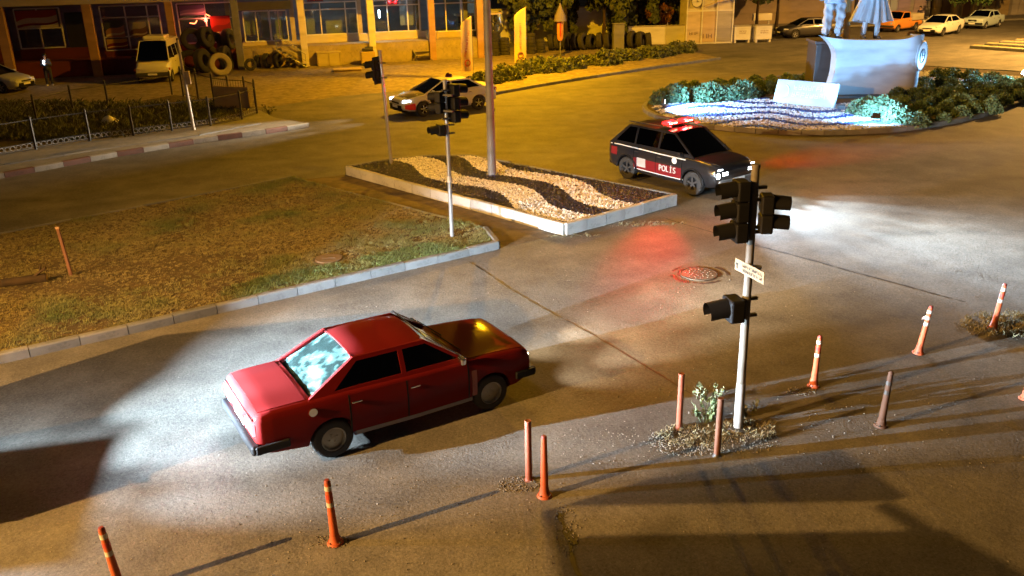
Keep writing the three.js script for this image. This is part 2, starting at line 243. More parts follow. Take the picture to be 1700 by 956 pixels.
{
  const list = [], x0 = Math.min(...lawnPts.map((p) => p[0])), x1 = 1, z0 = -28, z1 = -8;
  while (list.length < 46000) { const x = rr(-16, x1), z = rr(z0, z1); if (!inside(x, z, lawnPts)) continue; const f = fbm(x * 0.5 + 11, z * 0.5, 4), e = Math.abs((x - lawnNear.x) * nearDir.z - (z - lawnNear.z) * nearDir.x) / nearDir.length();
    if (f < 0.42 && rnd() < 0.6) continue; const green = clamp(fbm(x * 0.8 + 3, z * 0.8 + 8, 3) * 2.2 - 0.95 + (e < 1.0 && x > -6 ? 0.65 : 0));
    const dry = [0.33, 0.275, 0.1], lush = [0.12, 0.165, 0.04], k = rr(0.65, 1.2); list.push({ p: V(x, 0.112, z), turn: rr(0, 6.28), s: rr(0.5, 1.15) * (0.75 + green * 0.9) * (0.7 + 0.8 * fbm(x * 1.4 + 50, z * 1.4, 3)), c: dry.map((d, i) => lerp(d, lush[i], green) * k) }); }
  scatter('grass', tuft(7, 0.044, 0.075, 0.005), blade, list, scene, 'dry yellow green grass covering the long road median', 'grass');
}
// ---------------------------------------------------------------- pebble planter
const PH = 0.30;
const planter = [spot(578, 290), spot(682, 258, PH), spot(782, 256, PH), spot(1121, 322, PH), spot(938, 390)].map(xz);
const pebbleGeo = (() => { const g = new THREE.IcosahedronGeometry(1, 0); const p = g.attributes.position; for (let i = 0; i < p.count; i++) { const k = 0.85 + 0.3 * hash(p.getX(i) * 50 + 90, p.getY(i) * 50 + p.getZ(i) * 31 + 90); p.setXYZ(i, p.getX(i) * k, p.getY(i) * k, p.getZ(i) * k); } g.computeVertexNormals(); return std(g); })();
const pebbleMat = mat([1, 1, 1], 0.5);
{
  const t = thing('pebble_planter', 'raised kerbed planter bed filled with wavy bands of pale and dark pebbles', 'planter');
  kerbRun(t, [planter[4], planter[3]], 0.62, 0.15, PH + 0.03, M.kerbPale, { y: -0.03 });
  kerbRun(t, [planter[0], planter[4]], 0.85, 0.15, PH + 0.03, M.kerbPale, { y: -0.03 });
  kerbRun(t, [planter[3], planter[2]], 0.85, 0.15, PH + 0.03, M.kerb, { y: -0.03 });
  kerbRun(t, [planter[2], planter[1], planter[0]], 0.85, 0.15, PH + 0.03, M.kerb, { y: -0.03 });
  part('bed', slab(planter, -0.03, PH - 0.06), M.dirt, t);
  const o = V(planter[4][0], 0, planter[4][1]), e = V(planter[0][0], 0, planter[0][1]).sub(o), Ln = e.length(); e.normalize(); const s = V(planter[3][0], 0, planter[3][1]).sub(o).normalize();
  const pale = [], dark = [];
  for (let k = 0; k < 120000 && pale.length + dark.length < 26000; k++) { const x = rr(-6, 5), z = rr(-31, -20); if (!inside(x, z, planter)) continue;
    const dx = x - o.x, dz = z - o.z, a = dx * e.x + dz * e.z, b = dx * s.x + dz * s.z;
    const w = b + 0.34 * Math.sin(a * 1.25 + b * 0.4) + 0.16 * Math.sin(a * 0.55 + 1), band = w < 0.38 ? 1 : w < 1.35 ? 0 : w < 2.12 ? 1 : w < 3.0 ? 0 : 1;
    const r = rr(0.018, 0.037), q = { p: V(x, PH - 0.055 + rr(0, 0.035), z), turn: rr(0, 6.28), rx: rr(-0.5, 0.5), rz: rr(-0.5, 0.5), s: V(r, r * 0.7, r * rr(0.7, 1)) };
    if (band) { const v = rr(0.6, 1.5); q.c = rnd() < 0.03 ? [0.12, 0.11, 0.12] : [0.008 * v, 0.009 * v, 0.03 * v]; dark.push(q); } else { const v = rr(0.55, 1.15); q.c = rnd() < 0.05 ? [0.1, 0.08, 0.07] : [0.76 * v, 0.74 * v, 0.71 * v]; pale.push(q); } }
  scatter('pale_pebbles', pebbleGeo, pebbleMat, pale, t); scatter('dark_pebbles', pebbleGeo, pebbleMat, dark, t);
}
// ---------------------------------------------------------------- roundabout island
const islandPts = (() => { const c = new THREE.CatmullRomCurve3([[1072, 186], [1120, 205], [1200, 216], [1300, 223], [1400, 223], [1490, 218], [1580, 205], [1650, 188], [1710, 166], [1760, 140], [1700, 124], [1620, 119], [1510, 113], [1400, 124], [1300, 130], [1200, 143], [1110, 158], [1080, 170]].map(([x, y]) => spot(x, y)), true); return c.getSpacedPoints(90).slice(0, 90).map(xz); })();
{
  const isl = structGroup('roundabout_island');
  kerbRun(isl, [...islandPts, islandPts[0]], 0.8, 0.2, 0.19, M.kerb);
  part('soil', slab(islandPts, -0.05, 0.13), M.dirt, isl);
  const pale = [], blue = [], zone = [[1082, 178], [1100, 172], [1180, 172], [1270, 163], [1300, 172], [1400, 172], [1440, 168], [1495, 196], [1500, 210], [1420, 216], [1300, 217], [1200, 210], [1110, 198]].map(([x, y]) => xz(spot(x, y, 0.15))), back = [[1505, 120], [1560, 117], [1640, 123], [1700, 128], [1690, 138], [1600, 136], [1505, 132]].map(([x, y]) => xz(spot(x, y, 0.15)));
  for (let k = 0; k < 400000 && pale.length + blue.length < 26000; k++) { const x = rr(5, 27), z = rr(-51, -31); const f = inside(x, z, zone); if (!f && !inside(x, z, back)) continue;
    const w = z + 0.85 * Math.sin(x * 0.8 + 0.6) + 0.35 * Math.sin(x * 1.7 + z) + x * 0.05, band = Math.abs(((w * 0.62) % 1 + 1) % 1 - 0.5) < 0.17 && f;
    const r = rr(0.028, 0.06), v = rr(0.5, 1.1), q = { p: V(x, 0.13 + rr(0, 0.04), z), turn: rr(0, 6.28), rx: rr(-0.5, 0.5), rz: rr(-0.5, 0.5), s: V(r, r * 0.7, r * rr(0.7, 1)), c: band ? [0.025 * v, 0.045 * v, 0.16 * v] : rnd() < 0.12 ? [0.05, 0.06, 0.1] : [0.6 * v, 0.58 * v, 0.55 * v] };
    (band ? blue : pale).push(q); }
  scatter('white_pebbles', pebbleGeo, pebbleMat, pale, isl); scatter('blue_pebbles', pebbleGeo, pebbleMat, blue, isl);
}
// ---------------------------------------------------------------- pavement across the road, red and white kerb
{
  const p = structGroup('far_pavement');
  const front = [spot(-160, 325), spot(0, 296), spot(180, 262), spot(330, 237), spot(440, 222), spot(490, 214), spot(512, 211)].map(xz), back = [spot(455, 200), spot(432, 188), spot(322, 212), spot(160, 233), spot(0, 258), spot(-160, 280)].map(xz);
  part('slab_surface', slab([...front, ...back], -0.05, 0.14), M.paving, p);
  kerbRun(p, front, 0.98, 0.2, 0.2, M.kerb, { pick: (i) => i % 2 ? M.kerbRed : M.kerbWhite });
  const inner = [spot(-160, 300, 0.14), spot(0, 275, 0.14), spot(180, 246, 0.14), spot(330, 225, 0.14), spot(432, 205, 0.14)].map(xz);
  kerbRun(p, inner, 1.0, 0.1, 0.05, M.kerb, { y: 0.12 });
  struct('yard', poly([...back.slice(1), xz(spot(-160, 240)), xz(spot(60, 205)), xz(spot(180, 178)), xz(spot(290, 158)), xz(spot(340, 166))], 0.02), M.dirt);
}
// far verge strip between road and forecourt
{
  const v = structGroup('verge');
  const front = [spot(818, 158), spot(900, 143), spot(1000, 127), spot(1100, 112), spot(1195, 99)].map(xz), back = [spot(1150, 88), spot(1000, 106), spot(880, 124), spot(790, 139)].map(xz);
  part('soil', slab([...front, ...back], -0.05, 0.1), M.forecourt, v);
  kerbRun(v, front, 1.0, 0.16, 0.17, M.kerb);
}

// ---------------------------------------------------------------- vehicles
const csg = new Evaluator(); csg.attributes = ['position', 'normal']; csg.useGroups = false;
const paint = (rgb, o = {}) => mat(rgb, o.rough ?? 0.42, { coat: o.coat ?? 0.8, coatRough: o.coatRough ?? 0.12, ...o });
function wheelParts(r, w, rimStyle) { // geometries about the origin, axle along z, outer face towards +z
  const k = r / 0.3, prof = [[0.62, -0.5], [0.86, -0.5], [0.96, -0.42], [1.0, -0.3], [1.0, 0.3], [0.96, 0.42], [0.86, 0.5], [0.62, 0.5]].map(([a, b]) => new THREE.Vector2(a * r, b * w));
  const tyre = new THREE.LatheGeometry(prof, 28).rotateX(Math.PI / 2);
  const rim = [new THREE.LatheGeometry([[0.62, -0.48], [0.64, 0.4], [0.6, 0.44], [0.56, 0.40], [0.54, 0.1], [0.54, -0.4]].map(([a, b]) => new THREE.Vector2(a * r, b * w)), 24).rotateX(Math.PI / 2)];
  if (rimStyle === 'disc') { rim.push(new THREE.LatheGeometry([[0.001, 0.36], [0.13, 0.36], [0.18, 0.26], [0.34, 0.3], [0.46, 0.18], [0.56, 0.2]].map(([a, b]) => new THREE.Vector2(a * r, b * w)), 24).rotateX(Math.PI / 2)); for (let i = 0; i < 4; i++) rim.push(cyl(0.015 * k, 0.015 * k, 0.012, 6, Math.cos(i * 1.571) * 0.22 * r, Math.sin(i * 1.571) * 0.22 * r, 0.31 * w, Math.PI / 2)); }
  else { for (let i = 0; i < 5; i++) { const a = i / 5 * 6.283 + 0.3; rim.push(box(0.5 * r, 0.11 * r, 0.1 * w, Math.cos(a) * 0.32 * r, Math.sin(a) * 0.32 * r, 0.32 * w, 0, 0, a)); rim.push(box(0.46 * r, 0.05 * r, 0.12 * w, Math.cos(a + 0.25) * 0.32 * r, Math.sin(a + 0.25) * 0.32 * r, 0.3 * w, 0, 0, a + 0.1)); } rim.push(cyl(0.13 * r, 0.14 * r, 0.2 * w, 14, 0, 0, 0.3 * w, Math.PI / 2)); }
  return { tyre: join([tyre]), rim: join(rim), well: cyl(0.6 * r, 0.6 * r, w * 0.5, 20, 0, 0, -w * 0.2, Math.PI / 2) };
}
function buildCar(t, c) {
  const S = c.stations, side = (x) => { let i = 1; while (i < S.length - 1 && S[i][0] < x) i++; const a = S[i - 1], b = S[i], k = clamp((x - a[0]) / (b[0] - a[0])); return a.map((v, j) => lerp(v, b[j], k)); };
  const ring = (x, tub) => { const [, yb, yt, w, wt] = side(x), h = yt - yb, cr = c.crown ?? 0.035; const half = [[w * 0.84, yb], [w * 0.955, yb + 0.06], [w * 0.985, yb + h * 0.28], [w, yb + h * 0.55], [w * 0.985, yb + h * 0.8], [wt + 0.012, yt - 0.045], [wt - 0.01, yt - 0.012], [wt - 0.05, yt]];
    half.push(...(tub ? [[wt - 0.06, yt - 0.32], [wt * 0.4, yt - 0.32]] : [[wt * 0.72, yt + cr * 0.55], [wt * 0.38, yt + cr * 0.9]]));
    return [...half.map(([z, y]) => [z, y]), ...half.slice().reverse().map(([z, y]) => [-z, y])]; };
  // slices along the car
  const xs = []; const lo = S[0][0], hi = S[S.length - 1][0]; for (const s of S) xs.push(s[0]); for (let x = lo; x < hi; x += 0.12) xs.push(x); xs.push(c.tub[0], c.tub[0] + 0.012, c.tub[1] - 0.012, c.tub[1]);
  const ux = [...new Set(xs.map((x) => +x.toFixed(3)))].sort((a, b) => a - b).filter((x, i, a) => !i || x - a[i - 1] > 0.008);
  const rings = ux.map((x) => ring(x, x > c.tub[0] + 0.005 && x < c.tub[1] - 0.005)), m = rings[0].length, pos = [], idx = [];
  rings.forEach((r, i) => r.forEach(([z, y]) => pos.push(ux[i], y, z)));
  for (let i = 0; i < rings.length - 1; i++) for (let j = 0; j < m; j++) { const a = i * m + j, b = i * m + (j + 1) % m; idx.push(a, a + m, b, b, a + m, b + m); }
  for (const [i, f] of [[0, 1], [rings.length - 1, 0]]) { const r = rings[i], cy = (r[0][1] + r[8][1]) / 2, k = pos.length / 3; pos.push(ux[i] + (f ? -0.012 : 0.012), cy, 0); for (let j = 0; j < m; j++) { const a = i * m + j, b = i * m + (j + 1) % m; f ? idx.push(k, a, b) : idx.push(k, b, a); } }
  let g = new THREE.BufferGeometry(); g.setAttribute('position', new THREE.Float32BufferAttribute(pos, 3)); g.setIndex(idx); g.computeVertexNormals();
  let brush = new Brush(g); brush.updateMatrixWorld();
  const wx = [c.axleF, c.axleR];
  for (const x of wx) for (const s of [-1, 1]) { const h = cyl(c.r + 0.055, c.r + 0.055, 0.6, 30, x, c.r, s * (c.W / 2 + 0.02), Math.PI / 2); const b = new Brush(h); b.updateMatrixWorld(); brush = csg.evaluate(brush, b, SUBTRACTION); brush.updateMatrixWorld(); }
  const creased = toCreasedNormals(std(brush.geometry), 0.95);
  part('body', creased, c.paint, t);
  // wheels
  const wp = wheelParts(c.r, c.tw ?? 0.19, c.rim); const rimMat = c.rimMat ?? M.steel;
  for (const x of wx) for (const s of [-1, 1]) { const w = sub('wheel', t, V(x, c.r, s * (c.W / 2 - 0.115)), s > 0 ? 0 : Math.PI); if (c.steer && x === c.axleF) w.rotation.y += c.steer; piece('tyre', wp.tyre, c.tyreMat ?? M.rubber, w); const rr_ = piece('rim', wp.rim, rimMat, w); rr_.rotation.z = x; piece('wheel_well', wp.well, M.blackPlastic, w); }
  // a band of the body side between x0 and x1, from height share f0 to f1, stood off by e
  const flank = (x0, x1, f0, f1, s, e = 0.004, skew = 0) => { const fn = (u, v) => { const x = lerp(x0, x1, u) + skew * v, q = ring(x, false).slice(0, 8), f = lerp(f0, f1, v); const yb = q[1][1], yt = q[5][1], y = lerp(yb, yt, f); let i = 2; while (i < 5 && q[i][1] < y) i++; const k = clamp((y - q[i - 1][1]) / (q[i][1] - q[i - 1][1])); return V(x, y, s * (lerp(q[i - 1][0], q[i][0], k) + e)); }; return s > 0 ? shell(fn, 10, 6, e + 0.004) : shell((u, v) => fn(1 - u, v), 10, 6, e + 0.004); };
  // doors with handles
  for (const s of [-1, 1]) for (const [x0, x1, hx] of c.doors) { const d = part('door', flank(x0 + 0.008, x1 - 0.008, 0.1, 1, s, 0.005), c.doorPaint ?? c.paint, t); const q = ring(hx, false); part('handle', rbox(0.15, 0.025, 0.03, hx, q[4][1] - 0.01 + (c.handleLift ?? 0), s * (q[4][0] + 0.02), 0.01), c.handleMat ?? M.darkSteel, d); }
  if (c.seams) for (const s of [-1, 1]) for (const x of [...new Set(c.doors.flatMap((d) => [d[0], d[1]]))]) part('door_gap', flank(x - 0.011, x + 0.011, 0.08, 1, s, 0.0065), M.blackPlastic, t);
  // hood and boot lids, slightly proud
  const lid = (x0, x1) => shell((u, v) => { const x = lerp(x0, x1, u), q = side(x), z = lerp(-1, 1, v) * (q[4] - 0.075), k = z / q[4]; return V(x, q[2] + (c.crown ?? 0.035) * (1 - k * k) + 0.004, -z); }, 10, 10, 0.008);
  part('hood', lid(c.hood[0], c.hood[1]), c.hoodPaint ?? c.paint, t);
  if (c.boot) part('boot_lid', lid(c.boot[0], c.boot[1]), c.paint, t);
  // greenhouse
  const G = c.cab, K = (y) => (y - G.yB) / (G.yR - G.yB), A = (y) => lerp(G.a0, G.a1, K(y)), C = (y) => lerp(G.c0, G.c1, K(y)), Z = (y) => lerp(G.wB, G.wR, K(y));
  const y0 = G.yB - 0.05, y1 = G.yB + 0.035, y2 = G.yR - (G.rail ?? 0.075), y3 = G.yR - 0.02;
  const holes = []; const edges = [[(y) => A(y) - 0.075, null], ...G.pillars.map((p) => [null, p]), [(y) => C(y) + (G.cw ?? 0.1) * (1 + (G.cx ?? 0.8) * (1 - K(y))), null]];
  for (let i = 0; i < edges.length - 1; i++) { const f = (e, y, d) => e[0] ? e[0](y) : e[1] + d; const xf = (y) => f(edges[i], y, -0.035), xr = (y) => f(edges[i + 1], y, 0.035); holes.push([[xf(y1), y1], [xf(y2), y2], [xr(y2), y2], [xr(y1), y1]]); }
  const lean = (geo, s, off = 0) => { const p = geo.attributes.position; for (let i = 0; i < p.count; i++) p.setZ(i, s * (Z(p.getY(i)) - p.getZ(i) - off)); geo.computeVertexNormals(); return geo; };
  const flat = (outline, hs, depth) => { const sh = new THREE.Shape(outline.map((p) => new THREE.Vector2(...p))); sh.holes = hs.map((h) => new THREE.Path(h.map((p) => new THREE.Vector2(...p)))); return new THREE.ExtrudeGeometry(sh, { depth, bevelEnabled: false }); };
  for (const s of [-1, 1]) {
    part('side_frame', lean(flat([[A(y0), y0], [A(y3), y3], [C(y3), y3], [C(y0), y0]], holes, 0.045), s), G.paint ?? c.paint, t);
    for (const h of holes) part('side_window', lean(flat(h.map(([x, y]) => [x, y]), [], 0.006), s, 0.014), c.sideGlass ?? M.tinted, t);
  }
  part('roof', shell((u, v) => { const x = lerp(G.c1 - 0.03, G.a1 + 0.03, u), k = lerp(-1, 1, v), w = G.wR + 0.012, e = Math.pow(Math.abs(k), 3.2), f = Math.pow(Math.abs(2 * u - 1), 3); return V(x, G.yR + 0.035 - 0.065 * e - 0.03 * f, -k * w); }, 16, 16, 0.025), G.roofPaint ?? c.paint, t);
  const pane = (xb, xt, bow) => shell((u, v) => { const y = lerp(G.yB - 0.03, G.yR - 0.015, v), x = lerp(xb, xt, v), k = lerp(-1, 1, u), w = Z(y) - 0.03; return V(x + bow * (1 - k * k) - bow * 0.4, y, -k * w * Math.sign(bow)); }, 12, 8, 0.006);
  part('windscreen', pane(G.a0 + 0.0, G.a1 + 0.01, 0.05), c.frontGlass ?? M.tinted, t);
  part('rear_window', pane(G.c0 - 0.0, G.c1 - 0.01, -0.05), c.rearGlass ?? M.tinted, t);
  // dark liner, seats, dashboard
  const I = [box(c.tub[1] - c.tub[0] - 0.06, 0.02, G.wB * 1.8, (c.tub[0] + c.tub[1]) / 2, G.yB - 0.30, 0)];
  for (const s of [-1, 1]) I.push(box(c.tub[1] - c.tub[0] - 0.08, 0.26, 0.012, (c.tub[0] + c.tub[1]) / 2, G.yB - 0.18, s * (G.wB - 0.05)));
  I.push(rbox(0.3, 0.2, G.wB * 1.75, c.tub[1] - 0.2, G.yB - 0.12, 0, 0.05)); part('interior', I, M.cabin, t);
  for (const sx of c.seats) for (const s of [-1, 1]) part('seat', [rbox(0.5, 0.14, 0.48, sx + 0.2, G.yB - 0.24, s * G.wB * 0.48, 0.05), rbox(0.14, 0.6, 0.48, sx - 0.06, G.yB - 0.0, s * G.wB * 0.48, 0.06, 2, 0, 0, 0.2), rbox(0.09, 0.17, 0.25, sx - 0.16, G.yB + 0.33 * (G.yR - G.yB) / 0.42 * 0.8, s * G.wB * 0.48, 0.04)], M.seat, t);
  return { ring, side, flank, Z };
}
const lensOn = (p, rgb = [0.9, 0.95, 1]) => mat([0.8, 0.8, 0.8], 0.3, { glow: rgb, power: p });
const lensClear = mat([0.55, 0.56, 0.58], 0.12, { coat: 1 }), lensRed = mat([0.35, 0.012, 0.012], 0.2, { coat: 1 }), lensAmber = mat([0.5, 0.14, 0.01], 0.2, { coat: 1 });
const mirror = (t, x, y, z, m) => { for (const s of [-1, 1]) part('wing_mirror', [rbox(0.09, 0.11, 0.16, x, y, s * (z + 0.1), 0.03), box(0.05, 0.03, 0.1, x + 0.01, y - 0.045, s * (z + 0.02))], m, t); };
const plate = (t, x, y, s, tilt = 0) => { const p = part('number_plate', rbox(0.012, 0.11, 0.5, x, y, 0, 0.004, 1), M.plateWhite, t); };

// one headlamp: [pitch, yaw (left negative), -, candela, half angle, softness] for each part of its beam
const beams = (t, rgb, p, list, size = 1.5) => { for (const [pitch, yaw, , cd, angle, soft] of list) lamp('spot', rgb, cd, p, t, { angle, soft, to: V(p.x + 10 * Math.cos(yaw * D), p.y + 10 * Math.tan(pitch * D), p.z + 10 * Math.sin(yaw * D)), name: 'headlight_beam', size }); };
// --- red saloon
const lane = { d: V(0.863, 0, -0.505), r: V(0.505, 0, 0.863) };
{
  const red = paint([0.115, 0.0035, 0.0035], { rough: 0.85, coat: 0.17, coatRough: 0.12, spec: 0.2 });
  const t = thing('red_saloon_car', 'red boxy saloon car with dented wing driving along the near lane', 'car', V(-1.82, 0, -11.82), heading(0.863, -0.505));
  const k = buildCar(t, { paint: red, W: 1.64, r: 0.29, tw: 0.175, rim: 'disc', rimMat: mat([0.3, 0.28, 0.22], 0.5, { metal: 0.5 }), axleF: 1.245, axleR: -1.245, crown: 0.03,
    stations: [[-2.28, 0.46, 0.84, 0.72, 0.67], [-2.255, 0.38, 0.905, 0.765, 0.725], [-2.2, 0.33, 0.935, 0.785, 0.75], [-2.05, 0.29, 0.95, 0.80, 0.765], [-1.6, 0.24, 0.955, 0.815, 0.775], [-1.2, 0.21, 0.955, 0.82, 0.78], [0, 0.19, 0.93, 0.82, 0.785], [0.85, 0.2, 0.925, 0.815, 0.775], [1.3, 0.22, 0.90, 0.81, 0.765], [1.7, 0.26, 0.87, 0.80, 0.75], [1.9, 0.34, 0.84, 0.785, 0.735], [1.94, 0.42, 0.79, 0.77, 0.72]],
    tub: [-1.5, 0.78], seams: 1, doors: [[-0.12, 0.86, 0.0], [-0.98, -0.12, -0.88]], hood: [0.9, 1.86], boot: [-2.2, -1.56], seats: [0.0],
    cab: { yB: 0.945, yR: 1.37, a0: 0.86, a1: 0.24, c0: -1.54, c1: -0.78, wB: 0.745, wR: 0.595, pillars: [-0.12], cw: 0.1, cx: 2.4 }, rearGlass: M.glass, frontGlass: M.glass, sideGlass: M.tinted, handleMat: M.chrome });
  part('front_bumper', [rbox(0.13, 0.13, 1.62, 1.98, 0.47, 0, 0.04), rbox(0.34, 0.12, 0.05, 1.84, 0.47, 0.81, 0.02), rbox(0.34, 0.12, 0.05, 1.84, 0.47, -0.81, 0.02)], M.blackPlastic, t);
  part('rear_bumper', [rbox(0.13, 0.14, 1.64, -2.3, 0.46, 0, 0.04), rbox(0.46, 0.12, 0.05, -2.08, 0.46, 0.815, 0.02), rbox(0.46, 0.12, 0.05, -2.08, 0.46, -0.815, 0.02)], mat([0.014, 0.015, 0.017], 0.6, { spec: 0.4 }), t);
  part('grille', [box(0.02, 0.16, 0.9, 1.945, 0.67, 0), ...[-2, -1, 0, 1, 2].map((i) => box(0.015, 0.012, 0.88, 1.96, 0.67 + i * 0.03, 0))], M.blackPlastic, t);
  const hl = lensOn(14, [1, 0.8, 0.55]);
  for (const s of [-1, 1]) { const h = part('headlight', rbox(0.035, 0.15, 0.24, 1.955, 0.67, s * 0.58, 0.012), hl, t);
    beams(t, WARM, V(2.02, 0.67, s * 0.58), [[0.5, -12, 0, 900, 0.22, 1], [0.5, -1, 0, 900, 0.22, 1], [-8, -6, 0, 190, 0.32, 1], [-17, 0, 0, 26, 0.6, 1]], 2);
    const tl = part('tail_light', rbox(0.05, 0.17, 0.36, -2.29, 0.72, s * 0.56, 0.012), mat([0.4, 0.01, 0.01], 0.25, { coat: 1, glow: [1, 0.12, 0.14], power: s < 0 ? 14 : 7 }), t); part('reversing_lens', rbox(0.012, 0.07, 0.09, -2.32, 0.70, s * 0.46, 0.004), lensClear, tl); }
  plate(t, -2.3, 0.64); part('boot_strip', rbox(0.02, 0.03, 1.4, -2.285, 0.855, 0, 0.008), M.chrome, t);
  for (const s of [-1, 1]) part('sill_trim', k.flank(-0.92, 0.92, 0.0, 0.10, s, 0.009), mat([0.22, 0.20, 0.20], 0.7, { map: 'wall' }), t);
  part('dented_wing', k.flank(0.92, 1.0, 0.12, 0.8, 1, 0.006), mat([0.30, 0.10, 0.09], 0.75, { map: 'wall' }), t).userData.label = 'scuffed and primed front wing edge';
  part('fuel_cap', cyl(0.06, 0.06, 0.03, 18, -1.5, 0.80, 0.81, Math.PI / 2), M.chrome, t);
  mirror(t, 0.74, 0.99, 0.75, M.chrome);
  part('windscreen_trim', [bar(V(0.87, 0.95, 0.74), V(0.30, 1.36, 0.60), 0.012), bar(V(0.87, 0.95, -0.74), V(0.30, 1.36, -0.60), 0.012), bar(V(0.31, 1.375, -0.58), V(0.31, 1.375, 0.58), 0.012)], M.chrome, t);
  part('wiper', [bar(V(0.93, 0.955, 0.45), V(0.72, 1.1, -0.12), 0.008), bar(V(0.93, 0.955, -0.2), V(0.72, 1.1, -0.62), 0.008)], M.blackPlastic, t);
  part('parcel_shelf', rbox(0.5, 0.03, 1.3, -1.2, 0.94, 0, 0.01), M.seat, t);
  { // crumpled sheet added behind the rear window, its pale mottling painted as reflections
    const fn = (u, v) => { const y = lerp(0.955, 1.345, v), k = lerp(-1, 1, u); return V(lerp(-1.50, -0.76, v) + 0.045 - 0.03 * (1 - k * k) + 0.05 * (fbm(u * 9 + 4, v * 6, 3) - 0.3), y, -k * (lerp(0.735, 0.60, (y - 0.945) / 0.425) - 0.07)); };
    const g = grid(fn, 44, 26), p = g.attributes.position, col = []; for (let i = 0; i < p.count; i++) { const u = (i % 45) / 44, v = Math.floor(i / 45) / 26, f = fbm(u * 7 + 3, v * 6 + 11, 4), q = f > 0.56 ? 1 : f > 0.44 ? 0.42 : 0.09; col.push(0.17 * q, 0.26 * q, 0.24 * q); } g.setAttribute('color', new THREE.Float32BufferAttribute(col, 3)); const m = shade(new THREE.Mesh(g, mat([1, 1, 1], 0.5, { vc: true, two: true }))); m.name = 'rear_reflection_sheet'; m.userData.label = 'crumpled sheet with pale reflections painted on, added behind the rear window'; t.add(m); }
}
// --- van just outside the frame: its headlights and its shadow lie on the road
{
  const t = thing('delivery_truck', 'tall pale delivery truck following the red saloon, just outside the frame', 'truck', V(-9.6, 0, -8.9), heading(0.975, -0.22));
  buildCar(t, { paint: paint([0.5, 0.5, 0.5]), W: 1.8, r: 0.32, rim: 'disc', axleF: 1.55, axleR: -1.45,
    stations: [[-2.4, 0.4, 1.2, 0.85, 0.82], [-2.3, 0.3, 1.25, 0.89, 0.86], [0, 0.25, 1.22, 0.9, 0.87], [1.3, 0.25, 1.2, 0.89, 0.85], [1.9, 0.28, 1.2, 0.88, 0.83], [2.22, 0.3, 1.16, 0.84, 0.78], [2.27, 0.4, 1.1, 0.8, 0.74]],
    tub: [-2.2, 1.95], doors: [[0.7, 1.6, 0.9]], hood: [2.0, 2.2], seats: [1.1],
    cab: { yB: 1.2, yR: 3.5, a0: 2.12, a1: 2.0, c0: -2.35, c1: -2.25, wB: 0.83, wR: 0.72, pillars: [0.7, -0.9], rail: 0.12 } });
  part('front_bumper', rbox(0.34, 0.62, 1.5, 2.39, 0.74, 0, 0.015), M.blackPlastic, t); part('nose', rbox(0.2, 0.5, 1.5, 2.2, 1.2, 0, 0.06), paint([0.5, 0.5, 0.5]), t);
  for (const s of [-1, 1]) { part('headlight', rbox(0.04, 0.16, 0.3, 2.31, 1.17, s * 0.66, 0.015), lensOn(12), t);
    part('beam_cutoff_hood', [box(0.16, 0.02, 0.36, 2.38, 1.205, s * 0.66)], M.blackPlastic, t);  // plate added over each lamp to cut off its upward beam
    beams(t, COOL, V(2.36, 1.165, s * 0.66), [[-26, s < 0 ? -38 : -6, 0, 30, 1.05, 0.08], [-0.5, -1.5, 0, 3500, 0.2, 1], [-0.5, -12, 0, 2600, 0.2, 1], [-1.5, -21, 0, 2000, 0.2, 1], [-7, -31, 0, 1300, 0.2, 1], [-7, -41, 0, 800, 0.2, 1], [-7.5, -50, 0, 650, 0.2, 1], [-12, -2, 0, 330, 0.27, 1], [-12, -20, 0, 480, 0.27, 1], [-15, -38, 0, 480, 0.29, 1], [-22, -18, 0, 40, 0.5, 1]], 0.7); }
}
